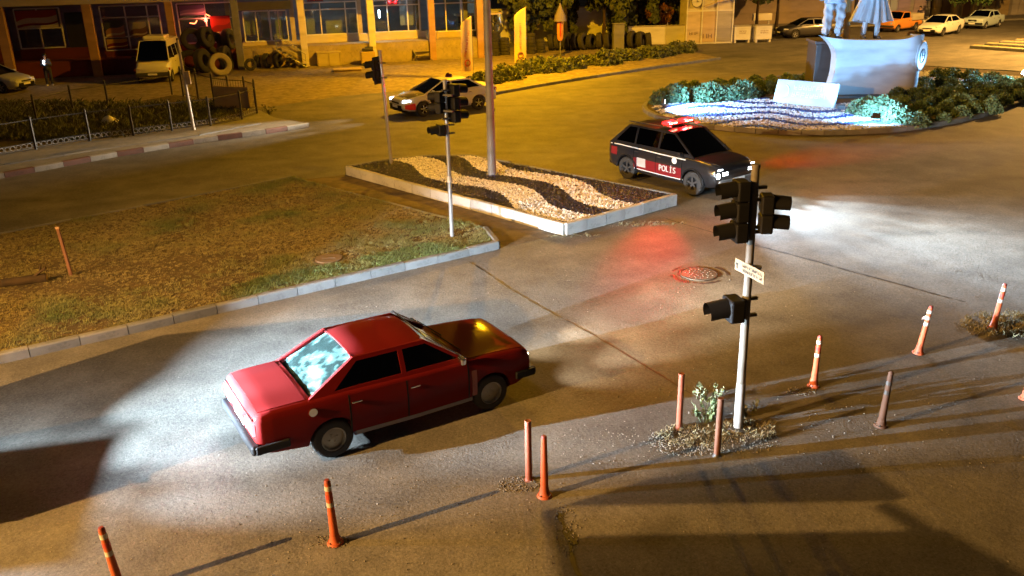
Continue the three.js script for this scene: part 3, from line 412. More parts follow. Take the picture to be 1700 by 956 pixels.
// --- police SUV
{
  const black = paint([0.012, 0.012, 0.014], { rough: 0.3 }), red = paint([0.17, 0.010, 0.014], { rough: 0.35 });
  const A = spot(1044, 296), B = spot(1151, 323), d = B.clone().sub(A); d.y = 0; d.normalize(); const c = A.clone().add(B).multiplyScalar(0.5).addScaledVector(V(d.z, 0, -d.x), 0.78);
  const t = thing('police_suv', 'black and dark red police suv with red roof lights lit, leaving the roundabout', 'car', c, heading(d.x, d.z));
  const k = buildCar(t, { paint: black, doorPaint: black, rimMat: M.darkSteel, W: 1.82, r: 0.34, tw: 0.23, rim: 'spoke', axleF: 1.31, axleR: -1.29, crown: 0.04, handleLift: 0.02,
    stations: [[-2.14, 0.5, 0.98, 0.78, 0.72], [-2.1, 0.38, 1.04, 0.84, 0.79], [-1.95, 0.3, 1.07, 0.88, 0.82], [-1.3, 0.25, 1.07, 0.905, 0.84], [0, 0.23, 1.04, 0.905, 0.845], [0.95, 0.23, 1.02, 0.9, 0.83], [1.5, 0.25, 1.0, 0.895, 0.80], [1.85, 0.29, 0.96, 0.875, 0.75], [2.05, 0.34, 0.9, 0.83, 0.68], [2.13, 0.4, 0.84, 0.79, 0.62], [2.17, 0.48, 0.76, 0.74, 0.58]],
    tub: [-2.0, 1.05], seams: 1, doors: [[-0.1, 0.9, 0.05], [-1.0, -0.1, -0.88]], hood: [1.16, 2.03], seats: [0.05, -0.95],
    cab: { yB: 1.07, yR: 1.64, a0: 1.2, a1: 0.34, c0: -2.06, c1: -1.42, wB: 0.805, wR: 0.645, pillars: [-0.1, -1.05], cw: 0.1, cx: 0.6 } });
  for (const s of [-1, 1]) {
    part('red_panel', [k.flank(-0.99, -0.11, 0.12, 0.6, s, 0.0085), k.flank(-0.09, 0.89, 0.12, 0.6, s, 0.0085), k.flank(-2.0, -1.72, 0.5, 0.85, s, 0.008)], red, t);
    part('stripe', [k.flank(-2.05, 1.0, 0.955, 0.995, s, 0.011), k.flank(-0.98, 0.95, 0.115, 0.15, s, 0.012)], mat([0.62, 0.62, 0.62], 0.45), t);
    [...'POLİS'].forEach((ch, i) => part('letter', at(words(ch, 0.17), 0.38 + s * (i - 2) * 0.135, 0.60 + (ch === 'İ' ? 0.02 : 0), s * 0.918, 0, s > 0 ? 0 : Math.PI), mat([0.45, 0.43, 0.43], 0.5), t));
    part('door_panel_sign', [k.flank(-0.86, -0.5, 0.25, 0.62, s, 0.010)], mat([0.55, 0.53, 0.53], 0.5, { map: 'wall' }), t);
    part('emblem', cyl(0.09, 0.09, 0.008, 20, 0.62, 0.88, s * 0.9, Math.PI / 2), M.plateWhite, t);
    part('arch_trim', [1.31, -1.29].map((x) => at(new THREE.TorusGeometry(0.405, 0.03, 6, 20, Math.PI), x, 0.34, s * 0.895)), M.blackPlastic, t);
  }
  const suvLamp = lensOn(60, [0.85, 0.95, 1]);
  for (const s of [-1, 1]) { part('daytime_light', [rbox(0.03, 0.025, 0.3, 2.11, 0.83, s * 0.62, 0.008), rbox(0.03, 0.02, 0.2, 2.165, 0.74, s * 0.54, 0.008), rbox(0.03, 0.02, 0.2, 2.17, 0.685, s * 0.54, 0.008)], lensOn(30, [0.85, 0.95, 1]), t);
    part('headlight', rbox(0.08, 0.14, 0.18, 2.12, 0.67, s * 0.72, 0.03), suvLamp, t);
    beams(t, COOL, V(2.2, 0.68, s * 0.7), [...[-38, -29, -20, -12, -4, 4, 12, 20].map((y, i) => [0.5, y, 0, [220, 480, 1000, 1900, 2400, 2400, 1500, 400][i], 0.18, 1]), [-6.5, -30, 0, 110, 0.27, 1], [-6.5, -14, 0, 420, 0.27, 1], [-6.5, 4, 0, 520, 0.27, 1], [-8, 24, 0, 330, 0.27, 1], [-18, 10, 0, 30, 0.65, 1]]);
    part('tail_light', rbox(0.05, 0.1, 0.32, -2.11, 0.95, s * 0.62, 0.02), mat([0.4, 0.01, 0.01], 0.25, { glow: [1, 0.06, 0.02], power: 3 }), t); }
  part('front_bumper', [rbox(0.16, 0.26, 1.5, 2.12, 0.43, 0, 0.06), rbox(0.04, 0.05, 1.1, 2.2, 0.34, 0, 0.02)], mat([0.2, 0.21, 0.22], 0.4, { metal: 0.5 }), t);
  part('rear_bumper', rbox(0.16, 0.26, 1.55, -2.1, 0.47, 0, 0.06), M.blackPlastic, t);
  part('grille', [-2, -1, 0, 1, 2].map((i) => box(0.02, 0.02, 0.9, 2.165, 0.7 + i * 0.035, 0)), M.darkSteel, t);
  plate(t, 2.215, 0.5); mirror(t, 0.86, 1.1, 0.82, black);
  part('roof_rail', [bar(V(-1.5, 1.700, 0.6), V(0.2, 1.720, 0.6), 0.018), bar(V(-1.5, 1.700, -0.6), V(0.2, 1.720, -0.6), 0.018)], M.darkSteel, t);
  const barG = part('light_bar', [rbox(0.26, 0.03, 1.16, -0.12, 1.735, 0, 0.012)], M.blackPlastic, t);
  for (const s of [-1, 1]) { part('beacon', rbox(0.24, 0.085, 0.44, -0.12, 1.792, s * 0.34, 0.035), mat([0.5, 0.005, 0.005], 0.2, { glow: [1, 0.012, 0.012], power: 8 }), barG);
    part('strobe', [rbox(0.025, 0.03, 0.12, 0.01, 1.790, s * 0.24, 0.008), rbox(0.025, 0.03, 0.12, 0.01, 1.790, s * 0.42, 0.008)], lensOn(26, [1, 0.35, 0.2]), barG);
    lamp('point', [1, 0.008, 0.01], 22, V(-0.12, 1.920, s * 0.34), t, { name: 'beacon_glow', size: 3 }); }
  t.updateMatrixWorld(true); lamp('spot', [1, 0.008, 0.012], 330, V(0.04, 1.8, 0.5), t, { angle: 0.18, soft: 0.9, to: t.worldToLocal(spot(1078, 425)), name: 'beacon_sweep', size: 3 });
  lamp('spot', [1, 0.008, 0.012], 380, V(0.04, 1.8, -0.5), t, { angle: 0.26, soft: 0.9, to: t.worldToLocal(spot(1360, 262)), name: 'beacon_sweep', size: 3 });
}
// --- white saloon with beacon turning by the verge, and the parked cars
const modern = (p, o = {}) => ({ paint: p, W: 1.78, r: 0.32, tw: 0.2, rim: 'spoke', axleF: 1.36, axleR: -1.34, crown: 0.045,
  stations: [[-2.3, 0.5, 0.94, 0.74, 0.66], [-2.26, 0.4, 1.0, 0.82, 0.74], [-2.05, 0.3, 1.04, 0.87, 0.79], [-1.4, 0.24, 1.04, 0.885, 0.81], [0, 0.2, 0.97, 0.885, 0.82], [0.9, 0.2, 0.94, 0.88, 0.81], [1.5, 0.22, 0.88, 0.87, 0.78], [2.0, 0.26, 0.78, 0.84, 0.7], [2.22, 0.33, 0.7, 0.76, 0.58], [2.28, 0.4, 0.64, 0.68, 0.5]],
  tub: [-1.5, 0.98], doors: [[-0.1, 0.92, 0.05], [-1.02, -0.1, -0.9]], hood: [1.05, 2.05], boot: [-2.18, -1.7], seats: [0.1, -0.85],
  cab: { yB: 0.97, yR: 1.42, a0: 1.18, a1: 0.25, c0: -1.78, c1: -0.95, wB: 0.79, wR: 0.60, pillars: [-0.1], cw: 0.09, cx: 1.2 }, ...o });
function modernTrim(t, lit, body) {
  part('front_bumper', [rbox(0.12, 0.2, 1.2, 2.25, 0.42, 0, 0.05), rbox(0.3, 0.06, 1.4, 2.12, 0.28, 0, 0.03)], M.blackPlastic, t);
  part('rear_bumper', rbox(0.1, 0.24, 1.5, -2.27, 0.5, 0, 0.05), body, t);
  for (const s of [-1, 1]) { part('headlight', at(rbox(0.36, 0.1, 0.2, 0, 0, 0, 0.04), 2.06, 0.69, s * 0.68, 0, s * 0.5), lit ? lensOn(lit) : lensClear, t); part('tail_light', at(rbox(0.2, 0.13, 0.2, 0, 0, 0, 0.03), -2.2, 0.86, s * 0.72, 0, -s * 0.4), lensRed, t); }
  plate(t, 2.315, 0.45); plate(t, -2.325, 0.62); mirror(t, 0.9, 1.02, 0.82, body); part('grille', rbox(0.03, 0.07, 0.7, 2.29, 0.6, 0, 0.01), M.blackPlastic, t);
}
{
  const white = paint([0.62, 0.63, 0.63]), redP = paint([0.6, 0.03, 0.05]);
  const A = spot(792, 182.5), B = spot(706, 193), d = B.clone().sub(A); d.y = 0; d.normalize(); const c = A.clone().add(B).multiplyScalar(0.5).addScaledVector(V(d.z, 0, -d.x), -0.78);
  const t = thing('white_patrol_car', 'white saloon with red front corner and dark roof beacon, turning behind the signal', 'car', c, heading(d.x, d.z));
  const k = buildCar(t, modern(white, { hoodPaint: paint([0.05, 0.045, 0.045]), doorPaint: white, rimMat: M.chrome, steer: 0.25 }));
  modernTrim(t, 9, white);
  for (const s of [-1, 1]) { part('corner_panel', k.flank(1.74, 2.2, 0.05, 0.62, s, 0.01), redP, t); part('flash', k.flank(0.3, 0.92, 0.2, 0.95, s, 0.011, 0.25), M.blackPlastic, t); }
  part('beacon', [new THREE.SphereGeometry(0.16, 14, 8, 0, 6.3, 0, 1.57).translate(-0.35, 1.47, 0), cyl(0.17, 0.17, 0.03, 16, -0.35, 1.465, 0)], mat([0.1, 0.008, 0.006], 0.25, { coat: 1 }), t);
  for (const s of [-1, 1]) beams(t, [1, 0.9, 0.72], V(2.42, 0.68, s * 0.62), [[0.5, -10, 0, 420, 0.2, 1], [0.5, 2, 0, 620, 0.2, 1], [-7, -4, 0, 40, 0.3, 1]], 2);
}
{
  const W = paint([0.68, 0.69, 0.7]), t = thing('white_saloon', 'white modern saloon parked between the orange pickup and the pale blue car', 'car', V(32.9, 0, -68.6), heading(-0.74, 0.66), 'cars parked on the far street'); buildCar(t, modern(W)); modernTrim(t, 0, W);
  const S = paint([0.42, 0.43, 0.44]), u = thing('silver_car', 'silver car at the frame edge in the dim shop forecourt', 'car', V(-28.3, 0, -48.9), heading(0.97, 0.2)); buildCar(u, modern(S)); modernTrim(u, 0, S);
  const K = paint([0.02, 0.018, 0.022]), b = thing('black_saloon', 'black saloon parked beside the two white cabinets', 'car', V(22.9, 0, -68.9), heading(-0.985, 0.16), 'cars parked on the far street'); buildCar(b, modern(K)); modernTrim(b, 0, K);
  // older pale blue saloon
  const B = paint([0.45, 0.56, 0.63], { rough: 0.5, coat: 0.5 }), o = thing('pale_blue_saloon', 'pale blue older saloon parked under the leaning tree', 'car', V(38.6, 0, -73.4), heading(-0.77, 0.64), 'cars parked on the far street');
  buildCar(o, { paint: B, W: 1.66, r: 0.29, tw: 0.18, rim: 'disc', axleF: 1.25, axleR: -1.25, stations: [[-2.1, 0.44, 0.86, 0.74, 0.7], [-2.05, 0.34, 0.93, 0.8, 0.76], [0, 0.2, 0.93, 0.825, 0.785], [0.9, 0.2, 0.92, 0.82, 0.78], [1.7, 0.26, 0.87, 0.8, 0.75], [1.98, 0.36, 0.82, 0.78, 0.73], [2.02, 0.44, 0.78, 0.76, 0.7]], tub: [-1.34, 0.78], doors: [[-0.1, 0.84, 0], [-0.98, -0.1, -0.88]], hood: [0.9, 1.92], boot: [-2.0, -1.4], seats: [0, -0.9], cab: { yB: 0.945, yR: 1.38, a0: 0.9, a1: 0.28, c0: -1.42, c1: -0.85, wB: 0.75, wR: 0.6, pillars: [-0.1], cw: 0.1, cx: 0.9 } });
  part('front_bumper', rbox(0.12, 0.14, 1.6, 2.02, 0.46, 0, 0.04), M.blackPlastic, o); for (const s of [-1, 1]) { part('headlight', rbox(0.04, 0.15, 0.34, 2.0, 0.68, s * 0.54, 0.02), lensClear, o); part('tail_light', rbox(0.04, 0.16, 0.3, -2.1, 0.72, s * 0.56, 0.02), lensRed, o); } part('grille', box(0.02, 0.13, 0.66, 2.02, 0.68, 0), M.blackPlastic, o); plate(o, 2.09, 0.46); mirror(o, 0.78, 1.0, 0.76, M.blackPlastic);
  // orange pickup with pale cargo box
  const O = paint([0.62, 0.24, 0.04], { rough: 0.5, coat: 0.5 }), q = thing('orange_pickup', 'orange pickup truck with pale cargo bed parked nose towards the monument', 'truck', V(31.3, 0, -72.4), heading(-0.80, 0.60), 'cars parked on the far street');
  buildCar(q, { paint: O, W: 1.66, r: 0.3, tw: 0.18, rim: 'disc', axleF: 1.3, axleR: -1.3, stations: [[-2.2, 0.5, 0.7, 0.74, 0.7], [-2.15, 0.4, 0.74, 0.79, 0.75], [-0.6, 0.26, 0.76, 0.81, 0.77], [-0.5, 0.22, 0.98, 0.82, 0.78], [0.9, 0.22, 0.98, 0.82, 0.78], [1.7, 0.28, 0.93, 0.8, 0.74], [1.98, 0.36, 0.86, 0.78, 0.72], [2.02, 0.44, 0.8, 0.76, 0.7]], tub: [-0.44, 0.78], doors: [[-0.3, 0.84, -0.15]], hood: [0.95, 1.9], seats: [0.1], cab: { yB: 0.99, yR: 1.5, a0: 0.95, a1: 0.45, c0: -0.46, c1: -0.4, wB: 0.75, wR: 0.66, pillars: [], cw: 0.07, cx: 0.1 } });
  const bed = mat([0.55, 0.5, 0.38], 0.7, { map: 'wall' }); part('cargo_bed', [box(1.7, 0.05, 1.66, -1.36, 0.83, 0), box(1.7, 0.42, 0.04, -1.36, 1.07, 0.82), box(1.7, 0.42, 0.04, -1.36, 1.07, -0.82), box(0.04, 0.42, 1.6, -2.19, 1.07, 0), box(0.04, 0.42, 1.6, -0.53, 1.07, 0)], bed, q);
  part('front_bumper', rbox(0.12, 0.14, 1.6, 2.02, 0.48, 0, 0.04), M.darkSteel, q); for (const s of [-1, 1]) part('headlight', cyl(0.09, 0.09, 0.05, 16, 2.01, 0.72, s * 0.58, 0, 0, Math.PI / 2), lensClear, q);
  // white minibus nose-out in the forecourt
  const Y = paint([0.6, 0.58, 0.52]), v = thing('white_minibus', 'white high-roofed minibus parked nose out before the tyre shop', 'van', V(-20.35, 0, -52.75), heading(0.16, 0.985));
  buildCar(v, { paint: Y, W: 1.95, r: 0.33, rim: 'disc', axleF: 1.6, axleR: -1.5, crown: 0.05, stations: [[-2.45, 0.4, 1.2, 0.9, 0.87], [-2.35, 0.3, 1.25, 0.95, 0.92], [0, 0.26, 1.25, 0.97, 0.94], [1.3, 0.26, 1.22, 0.96, 0.92], [1.9, 0.3, 1.08, 0.94, 0.87], [2.2, 0.34, 0.95, 0.9, 0.8], [2.28, 0.42, 0.85, 0.86, 0.76]], tub: [-2.2, 1.4], doors: [[0.2, 1.25, 0.4]], hood: [1.42, 2.15], seats: [0.3], cab: { yB: 1.25, yR: 2.25, a0: 1.75, a1: 0.95, c0: -2.4, c1: -2.3, wB: 0.9, wR: 0.74, pillars: [0.2, -1.0], rail: 0.35 } });
  part('front_bumper', rbox(0.16, 0.24, 1.85, 2.28, 0.5, 0, 0.06), mat([0.05, 0.05, 0.05], 0.6), v); for (const s of [-1, 1]) { part('headlight', rbox(0.06, 0.2, 0.3, 2.24, 0.78, s * 0.72, 0.03), lensClear, v); part('indicator', rbox(0.05, 0.14, 0.1, 2.2, 0.78, s * 0.92, 0.02), lensAmber, v); } plate(v, 2.37, 0.52); mirror(v, 1.5, 1.4, 0.98, M.blackPlastic);
  part('roof_pod', rbox(1.5, 0.22, 1.2, -0.1, 2.36, 0, 0.08), Y, v);
}

// ---------------------------------------------------------------- street lamps
function streetLamp(label, base, H, heads, o = {}) { // heads: [dx, dz, power, rgb]
  const t = thing('street_lamp', label, 'street lamp', base);
  const r0 = o.r ?? 0.1;
  part('pole', [cyl(r0 * 0.55, r0, H, 16, 0, H / 2, 0)], o.mat ?? M.greyPaint, t);
  part('base_collar', [cyl(r0 * 1.35, r0 * 1.5, 0.3, 16, 0, 0.15, 0), ...[0, 1, 2, 3].map((i) => cyl(0.015, 0.015, 0.06, 6, Math.cos(i * 1.57) * r0 * 1.3, 0.3, Math.sin(i * 1.57) * r0 * 1.3))], o.collar ?? M.galv, t);
  for (const [dx, dz, power, rgb, size] of heads) { const L = Math.hypot(dx, dz) || 1, u = V(dx / L, 0, dz / L);
    part('arm', tube([V(0, H - 0.1, 0), V(u.x * L * 0.4, H + 0.35, u.z * L * 0.4), V(u.x * (L - 0.2), H + 0.45, u.z * (L - 0.2))], 0.035, 12, 8), M.greyPaint, t);
    const h = sub('lamp_head', t, V(dx, H + 0.42, dz), heading(u.x, u.z)); part('housing', at(new THREE.SphereGeometry(0.5, 16, 8, 0, 6.3, 0, 1.6).scale(0.75, 0.3, 0.32), 0, 0, 0), M.greyPaint, h);
    part('lamp_glass', rbox(0.5, 0.03, 0.22, 0, -0.03, 0, 0.012), power ? mat([0.6, 0.55, 0.45], 0.3, { glow: rgb, power: 12 }) : lensClear, h);
    if (power) lamp('spot', rgb, power, V(dx, H + 0.33, dz), t, { angle: o.angle ?? 1.52, soft: o.soft ?? 0.22, to: V(dx + (o.aim?.[0] ?? 0), 0, dz + (o.aim?.[1] ?? 0)), name: 'street_lamp_glow', size: size ?? 6 }); }
  return t;
}
const lp = spot(817, 292, PH - 0.05); lp.y = 0;
streetLamp('tall grey lamp post rising from the pebble planter', lp, 9.5, [[1.5, -0.5, 200, SODIUM, 5], [-1.5, 0.5, 0, null]], { r: 0.13, collar: mat([0.03, 0.035, 0.12], 0.5) });
streetLamp('street lamp hidden behind the planter lamp post, lighting the shop forecourt', V(-1.0, 0, -49.6), 10, [[0.92, 0.3, 2150, SODIUM]], { r: 0.09 });
streetLamp('double street lamp outside the frame beside the near lane', V(-23, 0, -0.9), 9.4, [[1.3, 2.2, 6900, SODIUM_PALE, 3], [-1.5, -2.2, 1500, SODIUM_PALE, 3]], { r: 0.1, angle: 0.66, soft: 1, aim: [14.5, -9] });
streetLamp('street lamp outside the frame beyond the roundabout', V(36.5, 0, -54.5), 9, [[-1.4, -0.3, 3200, [1, 0.50, 0.10]]], { r: 0.1 });

{ // added unseen canopy, its two sheets and slot shaped to cast the lower-right shadow
  const L = V(-21.7, 9.73, 1.3), H = 3.9, k = H / L.y, over = (x, z) => [x + k * (L.x - x), z + k * (L.z - z)];
  const t = thing('added_canopy', 'added canopy of two sheets outside the frame, shaped to cast the lower right shadow', 'canopy'), sheet = mat([0.3, 0.31, 0.32], 0.6, { metal: 0.3 });
  const A = [[0.66, -9.3], [1.6, -9.75], [4.34, -10.37], [4.8, -9.25]].map((p) => over(...p)), B = [[0.72, -8.6], [4.95, -8.55], [6.4, -6.2], [1.0, -6.2]].map((p) => over(...p));
  for (const p of [A, B]) part('shade_sheet', slab(p, H - 0.03, H + 0.03), sheet, t);
  const at3 = ([x, z]) => V(x, H - 0.06, z); for (const [back, tip] of [[B[3], A[0]], [B[2], A[3]]]) { part('post', cyl(0.06, 0.07, H - 0.03, 12, back[0], (H - 0.03) / 2, back[1]), M.galv, t); part('foot_plate', rbox(0.3, 0.02, 0.3, back[0], 0.012, back[1], 0.006, 1), M.darkSteel, t); part('cantilever_arm', bar(at3(back), at3(tip), 0.03, 8), M.galv, t); }
}
// ---------------------------------------------------------------- traffic signals
function signalHead(t, p, face, n, o = {}) { // face: direction the lenses look to, [x, z]
  const h = sub('signal_head', t, p, Math.atan2(face[0], face[1])), s = o.s ?? 1, pitch = 0.31 * s;
  for (let i = 0; i < n; i++) { const y = ((n - 1) / 2 - i) * pitch;
    part('housing', rbox(0.3 * s, 0.3 * s, 0.2 * s, 0, y, 0, 0.035 * s), M.blackPlastic, h);
    part('lens', at(new THREE.SphereGeometry(0.11 * s, 16, 8, 0, 6.3, 0, 0.9).rotateX(Math.PI / 2), 0, y, 0.055 * s), M.lensOff, h);
    part('visor', at(new THREE.CylinderGeometry(0.125 * s, 0.13 * s, 0.26 * s, 18, 2, true, -2.2, 4.4).rotateX(Math.PI / 2).rotateZ(Math.PI), 0, y, 0.22 * s, 0.1), o.visor ?? visorMat, h); }
  if (o.plate) part('backing_board', rbox(0.5 * s, n * pitch + 0.2, 0.02, 0, 0, -0.04, 0.06), M.blackPlastic, h);
  for (const k of [-1, 1]) part('bracket', box(0.05, 0.04, 0.28, 0, k * n * pitch * 0.36, -0.2), M.darkSteel, h); return h;
}
const visorMat = mat([0.008, 0.008, 0.009], 0.65, { two: true, spec: 0.35 });
{
  const b = spot(1225, 712), t = thing('traffic_signal', 'traffic signal on leaning grey pole with three heads among the bollards', 'traffic signal', b); t.rotation.z = 0.012;
  part('pole', [cyl(0.052, 0.062, 3.85, 18, 0, 1.925, 0), cyl(0.06, 0.06, 0.05, 16, 0, 3.87, 0)], mat([0.17, 0.155, 0.13], 0.6, { map: 'wall' }), t);
  part('painted_base', [cyl(0.066, 0.068, 0.75, 18, 0, 0.375, 0)], mat([0.3, 0.3, 0.3], 0.65, { map: 'concrete' }), t);
  part('foot_flange', [cyl(0.14, 0.16, 0.04, 16, 0, 0.02, 0)], M.darkSteel, t);
  signalHead(t, V(-0.17, 3.28, 0.02), [-0.99, 0.14], 3, { s: 0.9 }); signalHead(t, V(0.17, 3.24, 0.03), [0.98, 0.1], 2, { s: 0.84 });
  signalHead(t, V(-0.18, 1.9, 0.03), [-0.98, 0.2], 1, { s: 1.1 });
  const dir = V(0.34, 0, 0.94).normalize(), n = sub('street_sign', t, V(-0.02, 2.47, 0.1), Math.atan2(-dir.z, dir.x));
  part('sign_plate', rbox(0.66, 0.17, 0.012, 0.0, 0, -0.0, 0.005, 1), mat([0.36, 0.29, 0.18], 0.6, { map: 'wall' }), n);
  part('lettering', [at(scrawl(0.44, 0.13, 2), 0.07, 0, 0.007), at(new THREE.CylinderGeometry(0.035, 0.035, 0.006, 3).rotateX(Math.PI / 2), -0.27, 0.012, 0.008), box(0.02, 0.06, 0.005, -0.27, -0.02, 0.008)], M.ink, n).userData.kind = 'stuff';
  part('sign_band', [cyl(0.068, 0.068, 0.03, 14, 0.02, 0.04, -0.1), cyl(0.068, 0.068, 0.03, 14, 0.02, -0.05, -0.1)], M.steel, n);
}
{
  const b = spot(751, 401), t = thing('traffic_signal', 'traffic signal on slim pole at the tip of the grassy median', 'traffic signal', b);
  part('pole', [cyl(0.045, 0.05, 3.8, 14, 0, 1.9, 0), cyl(0.052, 0.052, 0.05, 14, 0, 3.82, 0)], M.galv, t); part('pole_sleeve', cyl(0.062, 0.062, 0.14, 14, 0, 1.55, 0), M.bandWhite, t);
  signalHead(t, V(0.18, 3.3, -0.1), [0.75, -0.65], 3, { s: 0.95 }); signalHead(t, V(-0.12, 3.35, 0.08), [-0.85, -0.5], 2, { s: 0.8 });
  signalHead(t, V(-0.14, 2.72, 0.05), [-0.8, 0.4], 1, { s: 0.85 });
}
{
  const b = spot(650, 272, PH - 0.05); b.y = 0; const t = thing('traffic_signal', 'traffic signal on slim leaning pole at the back corner of the planter', 'traffic signal', b); t.rotation.z = 0.03;
  part('pole', [cyl(0.05, 0.055, 3.75, 14, 0, 1.875, 0), cyl(0.056, 0.056, 0.05, 14, 0, 3.77, 0)], M.galv, t);
  signalHead(t, V(-0.16, 3.2, 0), [-0.9, -0.4], 2, { s: 1.0, plate: 1 });
}
// ---------------------------------------------------------------- bollards
const bollards = [ // px, py of the foot, kind, lean x, lean z, label
  [203, 985, 'striped', 0.0, 0.08, 'banded orange bollard cut by the lower frame edge'],
  [557, 901, 'striped', 0.0, 0.02, 'banded orange bollard standing alone behind the red saloon'],
  [878, 796, 'old', 0.0, 0.0, 'plain orange bollard with gravel at its foot, beside a second plain one'],
  [904, 823, 'plain', -0.01, 0.0, 'plain orange bollard on a flared foot, nearer of the close pair'],
  [1127, 711, 'old', 0.0, 0.0, 'faded orange pipe bollard left of the signal pole'],
  [1190, 756, 'rust', 0.0, 0.0, 'rusty brown pipe bollard before the signal pole'],
  [1350, 641, 'striped', 0.0, -0.02, 'banded orange bollard first to the right of the signal pole'],
  [1462, 707, 'dark', 0.0, -0.04, 'dark brown weathered bollard standing back from the kerb line'],
  [1524, 586, 'torn', 0.02, -0.1, 'leaning orange bollard with torn white reflective bands'],
  [1648, 546, 'striped', 0.01, -0.07, 'banded orange bollard beside the dry grass at the road edge'],
  [1702, 662, 'striped', 0, -0.04, 'orange bollard cut by the right frame edge'],
];
const foot = join([cyl(0.088, 0.1, 0.03, 18, 0, 0.015, 0), new THREE.LatheGeometry([[0.08, 0.025], [0.064, 0.06], [0.053, 0.14]].map((p) => new THREE.Vector2(...p)), 18)]), bolt = join([0, 1, 2, 3].map((i) => cyl(0.012, 0.012, 0.02, 6, Math.cos(i * 1.57 + 0.6) * 0.08, 0.034, Math.sin(i * 1.57 + 0.6) * 0.08)));
const shaft = join([cyl(0.036, 0.052, 0.74, 16, 0, 0.48, 0)]), cap = join([cyl(0.028, 0.038, 0.03, 16, 0, 0.862, 0), cyl(0.016, 0.016, 0.006, 10, 0, 0.878, 0)]), band = join([cyl(0.0415, 0.0425, 0.06, 16, 0, 0, 0)]);
const pipe = join([cyl(0.042, 0.046, 0.88, 16, 0, 0.44, 0), new THREE.TorusGeometry(0.036, 0.008, 5, 16).rotateX(Math.PI / 2).translate(0, 0.88, 0)]);
for (const [px, py, kind, lx, lz, label] of bollards) {
  const t = thing('bollard', label, 'bollard', spot(px, py), rr(0, 6), 'bollards along the lane edge');
  t.rotation.set(lx, 0, lz);
  const c = { striped: M.orange, torn: M.orange, plain: M.orange, old: M.orangeOld, rust: M.brownOld, dark: mat([0.075, 0.03, 0.012], 0.8, { map: 'wall' }) }[kind];
  if (kind === 'rust' || kind === 'old') { piece('pipe', pipe, c, t); piece('collar', foot, kind === 'rust' ? M.darkSteel : c, t, V(0, -0.012, 0), 0, V(0.75, 0.6, 0.75)); continue; }
  piece('foot', foot, c, t); piece('bolts', bolt, M.darkSteel, t); piece('shaft', shaft, c, t); piece('cap', cap, kind === 'dark' ? c : mat([0.2, 0.03, 0.02], 0.6), t);
  const ys = kind === 'dark' ? [0.55, 0.7] : kind === 'plain' ? [] : [0.55, 0.66, 0.77];
  ys.forEach((y, i) => piece('reflective_band', band, kind === 'dark' ? M.darkSteel : kind === 'torn' ? M.bandWhite : i % 2 ? M.bandRed : M.bandWhite, t, V(0, y, 0), 0, V(1.03 - (y - 0.55) * 0.16, 1, 1.03 - (y - 0.55) * 0.16)));
  if (kind === 'torn') piece('torn_flap', join([grid((u, v) => V(0.04 + u * 0.05, 0.62 + v * 0.05 - u * 0.03, 0.02 + Math.sin(u * 4) * 0.015), 4, 2)]), mat([0.72, 0.7, 0.68], 0.5, { two: true }), t, null, 2.6);
}
// ---------------------------------------------------------------- road furniture
{
  const c = spot(1160, 455), t = thing('manhole_cover', 'round iron manhole cover ringed by broken tar in the carriageway', 'manhole cover', c);
  part('cover', [new THREE.LatheGeometry([[0, 0.012], [0.36, 0.012], [0.37, 0.004]].map((p) => new THREE.Vector2(...p)), 40), ...Array.from({ length: 30 }, (_, i) => { const a = i * 2.4, r = 0.055 * Math.sqrt(i + 1); return cyl(0.016, 0.018, 0.008, 6, Math.cos(a) * r, 0.016, Math.sin(a) * r); })], mat([0.16, 0.15, 0.14], 0.6, { metal: 0.4, map: 'concrete' }), t);
  const arc = (r, w, a0, a1) => { const n = Math.ceil((a1 - a0) / 0.12); const js = Array.from({ length: n + 1 }, () => [rr(-0.015, 0.015), rr(0.5, 1.3)]); return grid((u, v) => { const i = Math.round(u * n), a = lerp(a0, a1, u), q = r + js[i][0] + (v - 0.5) * w * js[i][1]; return V(Math.cos(a) * q, 0.005, Math.sin(a) * q); }, n, 1, false); };
  for (const g of [arc(0.42, 0.10, -1.9, 0.5), arc(0.42, 0.06, 0.7, 1.5), arc(0.43, 0.06, 2.9, 4.1), arc(0.56, 0.08, 0.9, 2.0), arc(0.58, 0.09, 2.1, 3.1), arc(0.6, 0.09, -0.75, 0.2), arc(0.55, 0.05, 3.5, 4.2)]) part('tar_ring', g, M.tar, t);
  part('frame_ring', new THREE.TorusGeometry(0.385, 0.012, 5, 40).rotateX(Math.PI / 2).translate(0, 0.004, 0), M.darkSteel, t);
}
